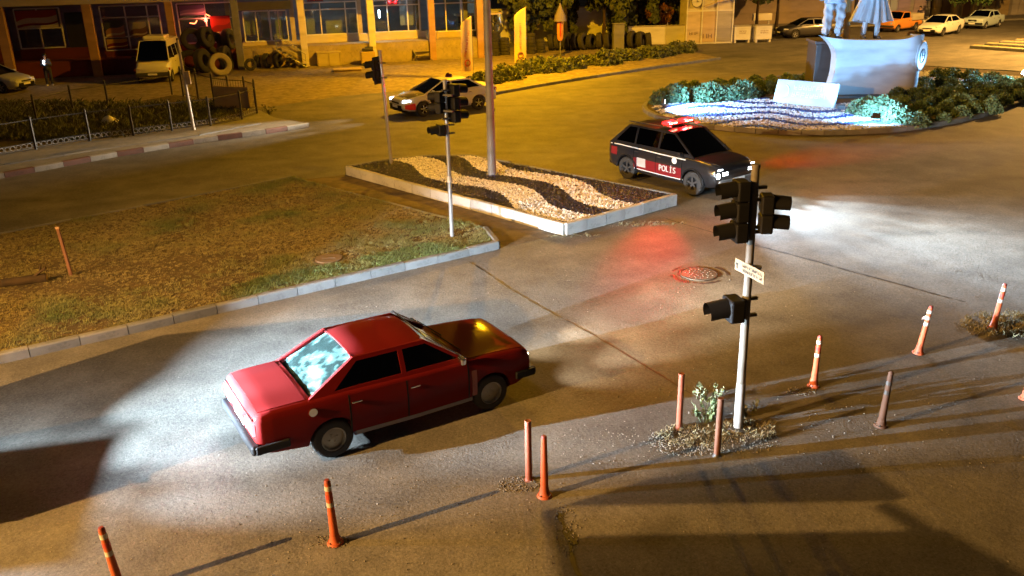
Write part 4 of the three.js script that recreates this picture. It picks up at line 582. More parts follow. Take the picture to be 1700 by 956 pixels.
{ // on the lawn: stake, log, drain cover, stone
  const s = spot(119, 458, 0.11); s.y = 0.08; const t = thing('wooden_stake', 'thin rusty stake leaning in the grassy median', 'stake', s); t.rotation.z = 0.07; part('shaft', [rbox(0.07, 1.16, 0.05, 0, 0.56, 0, 0.01)], mat([0.2, 0.09, 0.05], 0.85, { map: 'wall' }), t); part('cap_plate', [rbox(0.085, 0.05, 0.065, 0, 1.13, 0, 0.01)], mat([0.35, 0.22, 0.14], 0.7), t);
  const l = spot(18, 474, 0.12); const lg = thing('log', 'pale split log lying in the grass at the frame edge', 'log', V(l.x, 0.13, l.z), 0.35); part('trunk_piece', [at(new THREE.CylinderGeometry(0.09, 0.11, 1.4, 12), 0, 0.06, 0, 0, 0, Math.PI / 2)], M.bark, lg); part('stub', [bar(V(0.4, 0.08, 0), V(0.75, 0.32, 0.1), 0.03), bar(V(0.55, 0.1, 0), V(0.62, 0.3, -0.16), 0.02)], M.bark, lg); part('cut_face', [cyl(0.088, 0.088, 0.012, 12, 0.705, 0.06, 0, 0, 0, Math.PI / 2)], M.wood, lg);
  const d = spot(546, 431, 0.12); const dc = thing('drain_cover', 'small round reddish drain cover set in the median grass', 'drain cover', V(d.x, 0.105, d.z)); part('lid', [cyl(0.3, 0.32, 0.05, 24, 0, 0.03, 0), box(0.3, 0.012, 0.03, 0, 0.06, 0)], mat([0.2, 0.14, 0.09], 0.85, { map: 'concrete' }), dc); part('collar', [new THREE.TorusGeometry(0.35, 0.035, 6, 24).rotateX(Math.PI / 2)], M.kerb[1], dc);
}
// weeds, gravel and dead grass at the foot of the signal and the bollards
function weed(label, p, n, h, c, spread = 0.22) { const g = []; for (let i = 0; i < n; i++) { const a = rr(0, 6.28), l = h * rr(0.5, 1.1), b = V(Math.cos(a) * rr(0, spread * 0.3), 0, Math.sin(a) * rr(0, spread * 0.3)), e = V(Math.cos(a) * spread * rr(0.5, 1.2), l, Math.sin(a) * spread * rr(0.5, 1.2)); const mid = b.clone().lerp(e, 0.5).add(V(0, l * 0.15, 0)); g.push(bar(b, mid, 0.004, 4), bar(mid, e, 0.003, 4)); for (let k = 0; k < 7; k++) { const q = b.clone().lerp(e, rr(0.25, 1)), s = rr(0.02, 0.045); g.push(at(new THREE.PlaneGeometry(s, s * 1.8), q.x + rr(-0.03, 0.03), q.y + rr(-0.02, 0.03), q.z + rr(-0.03, 0.03), rr(-1.5, 1.5), rr(0, 6), rr(0, 3))); } }
  return single('weed', g, mat(c, 0.9, { two: true, trans: 0.2 }), label, 'plant', null, p); }
weed('green weed at the foot of the signal pole', spot(1170, 700), 20, 0.36, [0.10, 0.14, 0.05], 0.26);
weed('straggly weed between the signal pole and the rusty bollard', spot(1178, 668), 14, 0.26, [0.13, 0.15, 0.07], 0.24);
weed('low weed right of the signal pole foot', spot(1240, 690), 10, 0.2, [0.12, 0.12, 0.05], 0.2);
weed('tuft of grass at the tip of the far pavement', spot(447, 190), 22, 0.42, [0.16, 0.15, 0.06], 0.35);
{
  const list = []; const heap = (px, py, rx, rz, n) => { const c = spot(px, py); for (let i = 0; i < n; i++) { const a = rr(0, 6.28), q = Math.sqrt(rnd()), s = rr(0.003, 0.013), v = rr(0.35, 0.9); list.push({ p: V(c.x + Math.cos(a) * q * rx, 0.004 + s * 0.3, c.z + Math.sin(a) * q * rz), turn: rr(0, 6.28), rx: rr(0, 3), rz: rr(0, 3), s: V(s, s * 0.6, s), c: [0.26 * v, 0.23 * v, 0.18 * v] }); } };
  heap(860, 805, 0.28, 0.2, 260); heap(1140, 735, 0.55, 0.36, 700); heap(1225, 735, 0.6, 0.3, 380); heap(1330, 650, 0.25, 0.15, 120); heap(545, 900, 0.25, 0.15, 90); heap(1060, 740, 1.6, 0.5, 160); heap(930, 370, 1.2, 0.2, 200); heap(1050, 372, 1.2, 0.25, 260); heap(1630, 545, 0.5, 0.4, 200); heap(600, 880, 3, 1.2, 160); heap(1300, 690, 3, 1.2, 260); heap(940, 880, 0.15, 0.5, 160);
  for (let i = 0; i < 500; i++) { const p = spot(rr(0, 1700), rr(400, 950)), s = rr(0.005, 0.015); list.push({ p: V(p.x, 0.003, p.z), turn: rr(0, 6), s: V(s, s * 0.5, s), c: [0.2, 0.18, 0.15] }); }
  scatter('gravel', pebbleGeo, mat([1, 1, 1], 0.9), list, scene, 'loose gravel and grit scattered along the lane edge', 'gravel');
  const straw = []; const patch = (px, py, rx, rz, n, s) => { const c = spot(px, py); for (let i = 0; i < n; i++) { const a = rr(0, 6.28), q = Math.sqrt(rnd()); const v = rr(0.6, 1.2); straw.push({ p: V(c.x + Math.cos(a) * q * rx, 0.002, c.z + Math.sin(a) * q * rz), turn: rr(0, 6.28), s: s * rr(0.6, 1.2), c: [0.2 * v, 0.165 * v, 0.08 * v] }); } };
  patch(1690, 540, 1.0, 0.55, 260, 0.9); patch(1150, 725, 0.5, 0.3, 90, 0.7); patch(1240, 715, 0.5, 0.3, 70, 0.7); patch(1080, 372, 1.0, 0.18, 60, 0.5); patch(950, 392, 0.7, 0.12, 40, 0.5);
  scatter('dead_grass', tuft(9, 0.1, 0.12, 0.005), blade, straw, scene, 'flattened dead grass in the cracks by the bollards', 'grass');
}
// ---------------------------------------------------------------- fence round the yard across the road
{
  const iron = mat([0.035, 0.032, 0.03], 0.6), pale = mat([0.2, 0.19, 0.18], 0.6);
  const run = (label, pts, H, o = {}) => { const t = thing('iron_fence', label, 'fence'); for (let i = 0; i < pts.length; i++) { const a = pts[i]; part('post', [box(0.07, H, 0.07, a.x, H / 2 + a.y, a.z), at(new THREE.ConeGeometry(0.055, 0.09, 4), a.x, H + a.y + 0.045, a.z, 0, 0.785, 0)], i % 2 && o.palePosts ? pale : iron, t); if (!i) continue; const b = pts[i - 1], d = a.clone().sub(b), L = d.length(), q = d.clone().normalize();
      for (const y of o.rails) part('rail', bar(b.clone().add(V(0, y, 0)), a.clone().add(V(0, y, 0)), 0.018, 6), iron, t);
      if (o.pickets) for (let k = 1; k * 0.16 < L; k++) { const p = b.clone().addScaledVector(q, k * 0.16); part('picket', bar(p.clone().add(V(0, 0.1, 0)), p.clone().add(V(0, H * 0.92, 0)), 0.009, 4), iron, t); }
      if (o.hoops) for (let k = 0.5; k * 0.2 < L; k++) { const p = b.clone().addScaledVector(q, k * 0.2); part('hoop', at(new THREE.TorusGeometry(0.085, 0.014, 4, 10), p.x, p.y + 0.17, p.z, 0, heading(q.x, q.z), 0), pale, t); } } return t; };
  const f = [[-60, 270], [60, 248], [150, 234], [222, 225], [286, 217], [350, 209], [402, 198], [427, 188]].map(([x, y]) => { const p = spot(x, y, 0.14); return p; });
  run('low iron fence with hooped bottom rail along the far pavement', f, 1.15, { rails: [0.07, 0.27, 1.08], hoops: 1, palePosts: 0, pickets: 0 });
  const g = [[427, 188], [410, 182], [383, 180], [357, 176], [330, 166], [305, 160], [286, 157], [180, 175], [122, 184], [62, 203], [-40, 215]].map(([x, y]) => spot(x, y, 0.02));
  run('iron fence with slender pickets closing the back of the sunken yard', g.slice(0, 6), 1.45, { rails: [0.12, 1.3], pickets: 1 });
  run('row of dark fence posts between the yard and the shop forecourt', g.slice(6), 1.15, { rails: [0.95] });
  const b = single('notice_board', [rbox(1.9, 0.95, 0.03, 0, 0.62, 0, 0.01), box(0.05, 1.1, 0.05, -0.8, 0.55, -0.04), box(0.05, 1.1, 0.05, 0.8, 0.55, -0.04)], mat([0.5, 0.36, 0.16], 0.8, { map: 'wall' }), 'tan board standing behind the pickets at the fence corner', 'board', null, spot(387, 184), -0.35);
  const w = spot(322, 216, 0.14), t = thing('white_pole', 'thin whitewashed pole leaning by the far pavement fence', 'pole', w); t.rotation.z = 0.03; part('shaft', [cyl(0.05, 0.065, 3.5, 12, 0, 1.75, 0)], mat([0.52, 0.48, 0.42], 0.7, { map: 'wall' }), t); part('meter_box', [rbox(0.18, 0.5, 0.14, 0.14, 2.05, 0, 0.02)], mat([0.4, 0.34, 0.26], 0.7, { map: 'wall' }), t); part('cap', [cyl(0.03, 0.055, 0.06, 12, 0, 3.53, 0)], M.darkSteel, t);
  const list = []; for (let i = 0; i < 2600; i++) { const p = spot(rr(-60, 400), rr(172, 235)); const a = f[0], q = f[f.length - 2], side = (q.x - a.x) * (p.z - a.z) - (q.z - a.z) * (p.x - a.x); if (side > -1.5) continue; const v = rr(0.5, 1.2); list.push({ p: V(p.x, 0.02, p.z), turn: rr(0, 6), s: rr(1.2, 2.6), c: [0.07 * v, 0.075 * v, 0.03 * v] }); }
  scatter('yard_weeds', tuft(7, 0.14, 0.1, 0.008), blade, list, scene, 'dark rough weeds filling the fenced yard', 'weeds');
  single('plastic_sack', (() => { const g = new THREE.SphereGeometry(0.3, 12, 9); const p = g.attributes.position; for (let i = 0; i < p.count; i++) { const k = 0.7 + 0.6 * vnoise(p.getX(i) * 6 + 9, p.getZ(i) * 6 + p.getY(i) * 4 + 9); p.setXYZ(i, p.getX(i) * k, Math.max(-0.12, p.getY(i) * k * 0.8), p.getZ(i) * k); } g.computeVertexNormals(); return g; })(), mat([0.6, 0.58, 0.52], 0.5), 'white plastic sack dumped behind the low iron fence', 'sack', null, spot(184, 208).add(V(0, 0.14, 0)));
}

// ---------------------------------------------------------------- tyre shop building
const FU = V(0.9731, 0, -0.2300), FN = V(-0.23, 0, -0.9731), F0 = V(-12.8, 0, -57.2);           // along the front, into the building, origin
const fp = (u, h, back = 0) => F0.clone().addScaledVector(FU, u).addScaledVector(FN, back).setY(h);
const fTurn = heading(FU.x, FU.z);
{
  const t = thing('tyre_shop_building', 'long row of tyre shops with columns, glazed bays and a raised loading floor', 'building', F0, fTurn); // local x along the front, local z = -back
  const wallM = mat([0.5, 0.42, 0.3], 0.85, { map: 'wall' }), orangeM = mat([0.42, 0.25, 0.13], 0.8, { map: 'wall' }), paleM = mat([0.66, 0.6, 0.52], 0.8, { map: 'wall' }), frameM = mat([0.62, 0.62, 0.62], 0.5), greyM = mat([0.2, 0.2, 0.21], 0.8, { map: 'wall' }), redM = mat([0.16, 0.025, 0.02], 0.8, { map: 'wall' });
  const U = [-22, -17.1, -12.35, -7.75, -3.95, 0, 4.3, 8.2, 11.4], gl = -2.0;
  part('loading_floor', box(15.5, 1.25, 9, 3.8, 0.625, -4.62), mat([0.42, 0.34, 0.2], 0.88, { map: 'concrete' }), t);
  part('plinth_wall', box(18.2, 0.95, 8.6, -13.05, 0.475, -4.8), redM, t);
  U.forEach((u, i) => { const w = i < 3 ? 0.5 : 0.42; part('pillar', rbox(w, 4.2, 0.42, u, 2.1, -0.1, 0.02, 1), [orangeM, orangeM, orangeM, orangeM, greyM, paleM, mat([0.7, 0.69, 0.67], 0.75, { map: 'wall' }), orangeM, orangeM][i], t); if (i >= 4) part('pillar', box(0.3, 3.0, 0.3, u - 0.55, 2.75, gl - 0.2), wallM, t); });
  part('fascia', box(34.4, 0.75, 0.5, -5.3, 4.56, -0.12), mat([0.5, 0.46, 0.38], 0.8, { map: 'wall' }), t);
  part('upper_wall', box(34.4, 3.4, 0.4, -5.3, 6.64, -0.2), wallM, t);
  part('ceiling', box(34.4, 0.12, 9.0, -5.3, 4.3, -4.75), greyM, t);
  part('back_wall', box(34.4, 8.3, 0.3, -5.3, 4.15, -9.4), greyM, t); part('end_wall', box(0.3, 8.3, 9.2, 11.9, 4.15, -4.7), paleM, t); part('end_wall', box(0.3, 8.3, 9.2, -22.4, 4.15, -4.7), wallM, t);
  part('roof', box(34.8, 0.2, 9.7, -5.3, 8.4, -4.7), greyM, t);
  const win = (x0, x1, y0, y1, cols, rows = [1]) => { const w = sub('window', t, V(0, 0, gl)); const f = []; const b = 0.07; f.push(box(x1 - x0, b, 0.09, (x0 + x1) / 2, y0, 0), box(x1 - x0, b, 0.09, (x0 + x1) / 2, y1, 0)); const n = cols.length; const xs = [0, ...cols, 1].map((k) => lerp(x0, x1, k)); const ys = [y0, ...rows.slice(0, -1).map((k) => lerp(y0, y1, k)), y1];
    xs.forEach((x) => part('frame', box(b, y1 - y0, 0.1, x, (y0 + y1) / 2, 0), frameM, w)); ys.forEach((y) => part('frame', box(x1 - x0, b, 0.085, (x0 + x1) / 2, y, 0), frameM, w));
    for (let i = 0; i < xs.length - 1; i++) for (let j = 0; j < ys.length - 1; j++) part('pane', box(xs[i + 1] - xs[i] - b, ys[j + 1] - ys[j] - b, 0.008, (xs[i] + xs[i + 1]) / 2, (ys[j] + ys[j + 1]) / 2, -0.01), M.glass, w); return w; };
  const lowWall = (x0, x1, y0, y1, m) => part('sill_wall', box(x1 - x0, y1 - y0, 0.16, (x0 + x1) / 2, (y0 + y1) / 2, gl - 0.02), m, t);
  // right hand bays, above the loading floor
  lowWall(0.0, 4.2, 1.25, 1.72, paleM); win(0.25, 3.6, 1.76, 3.75, [0.3, 0.78], [0.78, 1]);
  lowWall(4.4, 8.1, 1.25, 1.72, paleM); win(4.7, 7.7, 1.76, 3.75, [0.3, 0.74], [0.84, 1]);
  lowWall(8.3, 11.7, 1.25, 1.6, wallM); win(8.5, 11.5, 1.64, 3.75, [0.33, 0.68], [0.85, 1]);
  lowWall(-3.8, -0.2, 1.25, 1.45, wallM); win(-3.6, -2.0, 1.5, 3.35, [0.5], [1]); win(-1.95, -0.9, 1.5, 3.35, [0.5], [1]); part('awning_board', box(3.3, 0.5, 0.1, -2.2, 3.68, gl + 0.1), mat([0.45, 0.42, 0.12], 0.8, { map: 'wall' }), t);
  // left hand bays
  lowWall(-12.1, -7.9, 0.95, 1.3, redM); win(-12.0, -8.6, 1.33, 3.95, [0.42, 0.8], [0.3, 0.74, 1]);
  lowWall(-16.9, -12.5, 0.95, 1.6, redM); win(-16.8, -14.3, 1.65, 3.95, [0.5], [0.5, 1]); part('door', rbox(1.3, 2.7, 0.08, -13.4, 2.32, gl, 0.01, 1), mat([0.025, 0.022, 0.022], 0.4), t);
  lowWall(-21.8, -17.3, 0.95, 3.95, redM); lowWall(-7.6, -4.1, 0.95, 1.5, redM); win(-7.5, -4.2, 1.55, 3.95, [0.5], [0.62, 1]);
  // posters on the glass: printed swooshes
  const poster = (x, y, w, h, a, b, c) => { const cv = document.createElement('canvas'); cv.width = 128; cv.height = 96; const g = cv.getContext('2d'); g.fillStyle = a; g.fillRect(0, 0, 128, 96); g.fillStyle = b; g.beginPath(); g.moveTo(0, 60); g.bezierCurveTo(40, 20, 80, 60, 128, 26); g.lineTo(128, 96); g.lineTo(0, 96); g.fill(); g.fillStyle = c; g.beginPath(); g.moveTo(0, 82); g.bezierCurveTo(50, 56, 90, 88, 128, 60); g.lineTo(128, 70); g.bezierCurveTo(90, 96, 50, 70, 0, 94); g.fill();
    const tx = new THREE.CanvasTexture(cv); tx.colorSpace = THREE.SRGBColorSpace; const m = new THREE.MeshStandardMaterial({ map: tx, roughness: 0.5 }); const p = shade(new THREE.Mesh(new THREE.PlaneGeometry(w, h), m)); p.name = 'poster'; p.position.set(x, y, gl + 0.065); t.add(p); };
  poster(-15.6, 3.35, 2.3, 1.0, '#8a2418', '#b9b4b0', '#6e1a14'); poster(-11.3, 2.6, 1.1, 1.0, '#38404c', '#a07a70', '#c8bcae'); poster(-11.3, 1.72, 1.2, 0.55, '#c09a30', '#7a2216', '#d8c080'); poster(-9.95, 2.5, 1.0, 0.9, '#8a8480', '#5c4038', '#a89a90'); poster(-9.0, 1.75, 0.55, 0.6, '#7a1a14', '#8c7a60', '#581410'); poster(-5.0, 2.5, 1.2, 1.3, '#a3201a', '#7c1612', '#e0d4c8'); poster(-6.6, 3.55, 1.5, 0.6, '#6a5a86', '#9a86a8', '#d0c4d4'); poster(1.0, 3.98, 1.0, 0.3, '#6c1020', '#7c1628', '#8c1c30');
  // lit fittings inside
  const tubeL = part('ceiling_light', [rbox(0.1, 0.5, 0.1, 5.15, 2.85, -3.0, 0.04)], lensOn(45, [0.75, 0.92, 1]), t); lamp('point', [0.72, 0.9, 1], 20, V(5.15, 2.85, -2.8), t, { name: 'shop_lamp', size: 4 });
  part('ceiling_light', [rbox(1.2, 0.06, 0.12, 1.8, 4.05, -4.2, 0.02)], lensOn(6, [0.8, 0.9, 1]), t); lamp('point', [0.8, 0.9, 1], 7, V(1.8, 3.9, -4.0), t, { name: 'shop_lamp', size: 5 });  // this second ceiling light is added to whiten the shop windows
  const pale_backing = mat([0.45, 0.46, 0.5], 0.8, { map: 'wall' }); for (const [x, w, y, h] of [[0.6, 0.5, 2.75, 1.9], [2.1, 1.1, 2.2, 0.8], [3.3, 0.45, 2.4, 1.2], [6.9, 0.9, 2.9, 1.6], [-3.3, 0.7, 2.6, 1.4], [-2.3, 0.45, 2.5, 1.6], [-1.4, 0.5, 2.4, 1.7]]) part('pale_backing', box(w, h, 0.02, x, y, -2.35), pale_backing, t);  // pale panels added behind the panes to whiten the windows
  part('neon_sign', [tube([V(-6.9, 2.75, -2.5), V(-6.6, 2.72, -2.5), V(-6.45, 2.9, -2.5)], 0.03, 12, 6), tube([V(-6.3, 3.25, -2.4), V(-5.9, 3.27, -2.4), V(-5.5, 3.02, -2.4), V(-5.4, 2.9, -2.4)], 0.03, 14, 6)], mat([0.5, 0.1, 0.05], 0.4, { glow: [1, 0.16, 0.05], power: 14 }), t); lamp('point', [1, 0.12, 0.06], 9, V(-6.1, 2.9, -2.25), t, { name: 'neon_glow', size: 6 }); lamp('point', [1, 0.15, 0.08], 4, V(-5.9, 2.9, -1.7), t, { name: 'neon_glow', size: 6 });
  // stairs with handrails beside the pale pillar
  const st = sub('stairs', t, V(-1.55, 0, 0.0)); for (let i = 0; i < 6; i++) part('step', box(0.3, 0.05, 0.9, i * 0.28, 1.16 - i * 0.2, 0.55), M.darkSteel, st);
  for (const z of [0.08, 1.02]) { part('stringer', bar(V(-0.1, 1.2, z), V(1.6, 0.02, z), 0.03, 6), M.galv, st); part('handrail', [bar(V(-0.15, 2.05, z), V(1.55, 0.85, z), 0.022, 6), bar(V(-0.15, 2.05, z), V(-0.15, 1.15, z), 0.02, 6), bar(V(1.55, 0.85, z), V(1.55, 0.05, z), 0.02, 6), bar(V(-0.15, 1.6, z), V(1.55, 0.45, z), 0.015, 6)], M.galv, st); }
}
const front = (u, out, h = 0) => fp(u, h, -out);
// ---------------------------------------------------------------- tyres
const tyreGeo = (() => { const r = 0.5, w = 0.3, prof = [[0.52, -0.5], [0.84, -0.52], [0.95, -0.44], [1, -0.34], [1, -0.12], [0.97, -0.1], [0.97, -0.05], [1, -0.03], [1, 0.03], [0.97, 0.05], [0.97, 0.1], [1, 0.12], [1, 0.34], [0.95, 0.44], [0.84, 0.52], [0.52, 0.5], [0.5, 0.3], [0.5, -0.3], [0.52, -0.5]].map(([a, b]) => new THREE.Vector2(a * r, b * w)); return std(new THREE.LatheGeometry(prof, 22)); })();
metricUV(tyreGeo);
const tyreMats = [M.rubber, M.rubberDusty, mat([0.035, 0.032, 0.03], 0.9)];
function tyre(label, p, d, w, o = {}) { const m = shade(new THREE.Mesh(tyreGeo, o.mat ?? tyreMats[Math.floor(rnd() * 3)])); m.name = numbered('tyre'); m.position.copy(p); m.scale.set(d, w / 0.3, d); m.rotation.set(o.rx ?? 0, o.turn ?? rr(0, 6), o.rz ?? 0, 'YXZ'); scene.add(m); return tag(m, label, 'tyre', o.group); }
{
  const flat = 'used car tyre lying flat in the stacks behind the feather flags';
  for (const [px, py, n] of [[752, 92, 6], [790, 91, 7], [806, 93, 6], [822, 92, 7], [838, 91, 5], [882, 89, 6], [898, 88, 4], [770, 90, 7]]) { const p = spot(px, py), d = rr(0.62, 0.72); for (let i = 0; i < n; i++) tyre(flat, V(p.x + rr(-0.03, 0.03), 0.12 + i * 0.225, p.z + rr(-0.03, 0.03)), d, 0.22, { group: 'car tyres stacked flat behind the flags' }); }
  // row of upright truck tyres
  for (let i = 0; i < 13; i++) { const px = 914 + i * 13.5, p = spot(px, 84 - i * 0.35), d = rr(1.05, 1.22); tyre('large truck tyre standing upright in the row under the trees', V(p.x, d / 2, p.z + rr(-0.1, 0.1)), d, 0.36, { rx: Math.PI / 2 - 0.1, turn: 1.2 + rr(-0.35, 0.35), group: 'upright truck tyres under the trees' }); }
  tyre('truck tyre leaning face-on at the end of the upright row', spot(1062, 79).setY(0.56), 1.1, 0.36, { rx: Math.PI / 2 - 0.25, turn: 0.35 });
  // heap at the left shop
  tyre('big grey-rimmed tractor tyre leaning at the edge of the dark heap', spot(368, 126).setY(0.66), 1.35, 0.42, { rx: Math.PI / 2 - 0.25, turn: 0.55, mat: mat([0.30, 0.27, 0.21], 0.85, { map: 'wall' }) });
  const heapL = 'dark tractor tyre piled up in front of the neon-lit bay';
  for (const [px, py, y, d, turn] of [[318, 122, 0.7, 1.4, 0.2], [340, 121, 0.72, 1.45, 1.3], [326, 117, 1.9, 1.35, 0.4], [350, 116, 2.0, 1.3, 1.2], [378, 117, 0.75, 1.5, 1.5], [362, 114, 1.55, 1.4, 1.0], [386, 112, 1.75, 1.3, 1.4]]) tyre(heapL, spot(px, py).setY(y), d, 0.46, { rx: Math.PI / 2 - 0.15, turn, group: 'tractor tyres in the dark heap' });
  tyre('small tyre leaning against the loading floor, left of the stairs', spot(417, 117).setY(0.36), 0.74, 0.24, { rx: Math.PI / 2 - 0.2, turn: 0.3, mat: M.rubberDusty });
  tyre('tyre under the handrail at the foot of the stairs', spot(484, 111).setY(0.3), 0.6, 0.2, { rx: Math.PI / 2 - 0.15, turn: 0.2 });
  for (const [px, dd] of [[432, 0.9], [445, 0.92], [462, 0.95]]) tyre('upright tyre in the row below the loading floor', spot(px, 113).setY(dd / 2), dd, 0.3, { rx: Math.PI / 2 - 0.05, turn: 1.35, group: 'tyres below the loading floor' });
  tyre('tyre standing on the shelf stack between the flags', spot(828, 92).setY(1.75).add(V(0, 0, -0.4)), 0.66, 0.22, { rx: Math.PI / 2, turn: 0.2 });
  // tyre rack with roof behind the first flag
  const r = thing('tyre_rack', 'pale topped rack holding tyres beside the planter lamp post', 'rack', spot(795, 86), fTurn); part('top_board', rbox(3.2, 0.14, 0.9, 0, 2.55, 0, 0.03), mat([0.62, 0.5, 0.36], 0.8, { map: 'wall' }), r); for (const x of [-1.5, 0, 1.5]) for (const z of [-0.38, 0.38]) part('post', box(0.06, 2.5, 0.06, x, 1.25, z), M.galv, r); for (const y of [1.3, 1.95]) part('shelf', box(3.1, 0.04, 0.8, 0, y, 0), M.darkSteel, r);
  for (let i = 0; i < 9; i++) for (const y of [1.62, 2.25]) { const p = V(-1.3 + i * 0.32, y, 0).applyAxisAngle(V(0, 1, 0), fTurn).add(spot(795, 86)); tyre('tyre shelved upright on the pale topped rack', p, 0.56, 0.2, { rx: Math.PI / 2, turn: fTurn + Math.PI / 2, group: 'tyres on the rack' }); }
}
{ // odds and ends on the forecourt
  const c = thing('pale_crate', 'pale yellow boxy crate beside the foot of the tyre shop stairs', 'crate', spot(547, 108), fTurn); part('box', rbox(1.5, 0.8, 0.9, 0, 0.4, 0, 0.02, 1), mat([0.5, 0.42, 0.22], 0.8, { map: 'wall' }), c); for (const x of [-0.7, 0, 0.7]) part('batten', box(0.09, 0.78, 0.03, x, 0.4, 0.465), mat([0.4, 0.33, 0.17], 0.8, { map: 'wall' }), c); part('lid', rbox(1.56, 0.06, 0.96, 0, 0.83, 0, 0.015, 1), mat([0.52, 0.44, 0.25], 0.8, { map: 'wall' }), c);
  const s = thing('metal_steps', 'small dark free-standing metal steps before the loading floor', 'steps', spot(703, 101), fTurn + 0.15); for (let i = 0; i < 4; i++) part('tread', box(0.95, 0.05, 0.28, 0.05 * i, 0.28 + i * 0.27, -i * 0.24), M.darkSteel, s); for (const x of [-0.48, 0.55]) part('side_rail', [bar(V(x, 0, 0.15), V(x + 0.1, 1.2, -0.85), 0.035, 6), bar(V(x + 0.1, 1.2, -0.85), V(x + 0.1, 0, -0.95), 0.03, 6)], M.galv, s); part('side_panel', [at(new THREE.CylinderGeometry(0.6, 0.6, 0.02, 3), -0.6, 0.4, -0.4, 0, 0, Math.PI / 2)], M.darkSteel, s);
  const b = thing('work_bench', 'low yellow work trolley beside the metal steps', 'trolley', spot(738, 97), fTurn); part('deck', rbox(1.6, 0.1, 0.8, 0, 0.72, 0, 0.02, 1), mat([0.5, 0.36, 0.08], 0.7, { map: 'wall' }), b); for (const x of [-0.7, 0.7]) for (const z of [-0.3, 0.3]) part('leg', box(0.06, 0.68, 0.06, x, 0.34, z), M.darkSteel, b); part('clamp', [rbox(0.35, 0.5, 0.35, -0.4, 1.0, 0, 0.05), cyl(0.06, 0.06, 0.9, 10, -0.4, 1.3, 0)], mat([0.42, 0.3, 0.08], 0.6), b);
  const q = thing('floor_pallet', 'flat pale board lying on the forecourt near the pale crate', 'board', spot(577, 118), fTurn); part('deck_board', [rbox(1.7, 0.06, 0.9, 0, 0.14, 0, 0.01, 1)], mat([0.5, 0.38, 0.18], 0.85, { map: 'wall' }), q); for (const z of [-0.35, 0, 0.35]) part('bearer', box(1.6, 0.1, 0.1, 0, 0.055, z), M.wood, q);
  const d = thing('machine_cabinet', 'squat yellow compressor against the loading floor', 'compressor', spot(612, 108), fTurn); part('casing', rbox(0.9, 0.8, 0.7, 0, 0.45, 0, 0.05), mat([0.5, 0.36, 0.1], 0.6, { map: 'wall' }), d); part('motor', [cyl(0.16, 0.16, 0.5, 14, 0.1, 0.98, 0, 0, 0, Math.PI / 2), rbox(0.25, 0.2, 0.25, -0.2, 0.95, 0, 0.03)], M.darkSteel, d); part('wheel', [cyl(0.1, 0.1, 0.06, 14, 0.35, 0.1, 0.36, Math.PI / 2), cyl(0.1, 0.1, 0.06, 14, -0.35, 0.1, 0.36, Math.PI / 2)], M.rubber, d);
}
// ---------------------------------------------------------------- feather flags and folded parasol
function featherFlag(label, p, H, w, c, turn, print) {
  const t = thing('feather_flag', label, 'flag', p, turn, 'feather flags on the forecourt'); part('mast', tube([V(0, 0, 0), V(0, H * 0.7, 0), V(0, H, 0)], 0.02, 10, 6), M.galv, t); part('foot', [rbox(0.5, 0.05, 0.5, 0, 0.025, 0, 0.02), cyl(0.05, 0.05, 0.15, 10, 0, 0.1, 0)], M.darkSteel, t);
  const f = part('banner', shell((u, v) => { const top = v > 0.82 ? (v - 0.82) / 0.18 : 0; const x = -w * u * (1 - 0.96 * top * top); return V(x, 0.35 + v * (H - 0.42), 0.05 * Math.sin(v * 7 + u * 3) * u); }, 8, 24, 0.006), c, t);
  part('print', [at(scrawl(1.5, 0.2, 1, 0.006), -0.36, 1.85, 0.065, 0, 0, print[0]), at(new THREE.TorusGeometry(0.16, 0.03, 4, 16), -0.36, 0.8, 0.06)], mat(print[1], 0.7), t); return t;
}
const flagC = mat([0.80, 0.62, 0.34], 0.8, { trans: 0.25, two: true }), flagD = mat([0.78, 0.50, 0.2], 0.8, { trans: 0.25, two: true });
featherFlag('cream feather flag with red script, first before the tyre rack', spot(786, 128), 3.35, 0.7, flagC, 0.5, [1.35, [0.5, 0.06, 0.03]]);
featherFlag('orange feather flag with dark print, second beyond the planter lamp post', spot(874, 113), 3.55, 0.72, flagD, 0.25, [1.57, [0.3, 0.14, 0.08]]);
{
  const p = thing('folded_parasol', 'folded parasol with orange striped cover before the upright tyres', 'parasol', spot(930, 92)); part('mast', cyl(0.03, 0.03, 3.3, 8, 0, 1.65, 0), M.galv, p); part('foot', [cyl(0.3, 0.34, 0.1, 16, 0, 0.05, 0)], M.darkSteel, p);
  part('cover', new THREE.LatheGeometry([[0.12, 0.95], [0.2, 1.1], [0.24, 2.2], [0.2, 2.3]].map((q) => new THREE.Vector2(...q)), 10), mat([0.66, 0.26, 0.06], 0.8, { two: true }), p); part('stripe', [box(0.1, 1.0, 0.02, 0, 1.75, 0.24)], mat([0.4, 0.04, 0.02], 0.8), p); part('canopy', new THREE.LatheGeometry([[0.42, 2.2], [0.36, 2.55], [0.16, 3.0], [0.02, 3.35]].map((q) => new THREE.Vector2(...q)), 8), mat([0.2, 0.17, 0.19], 0.85, { two: true }), p);
}
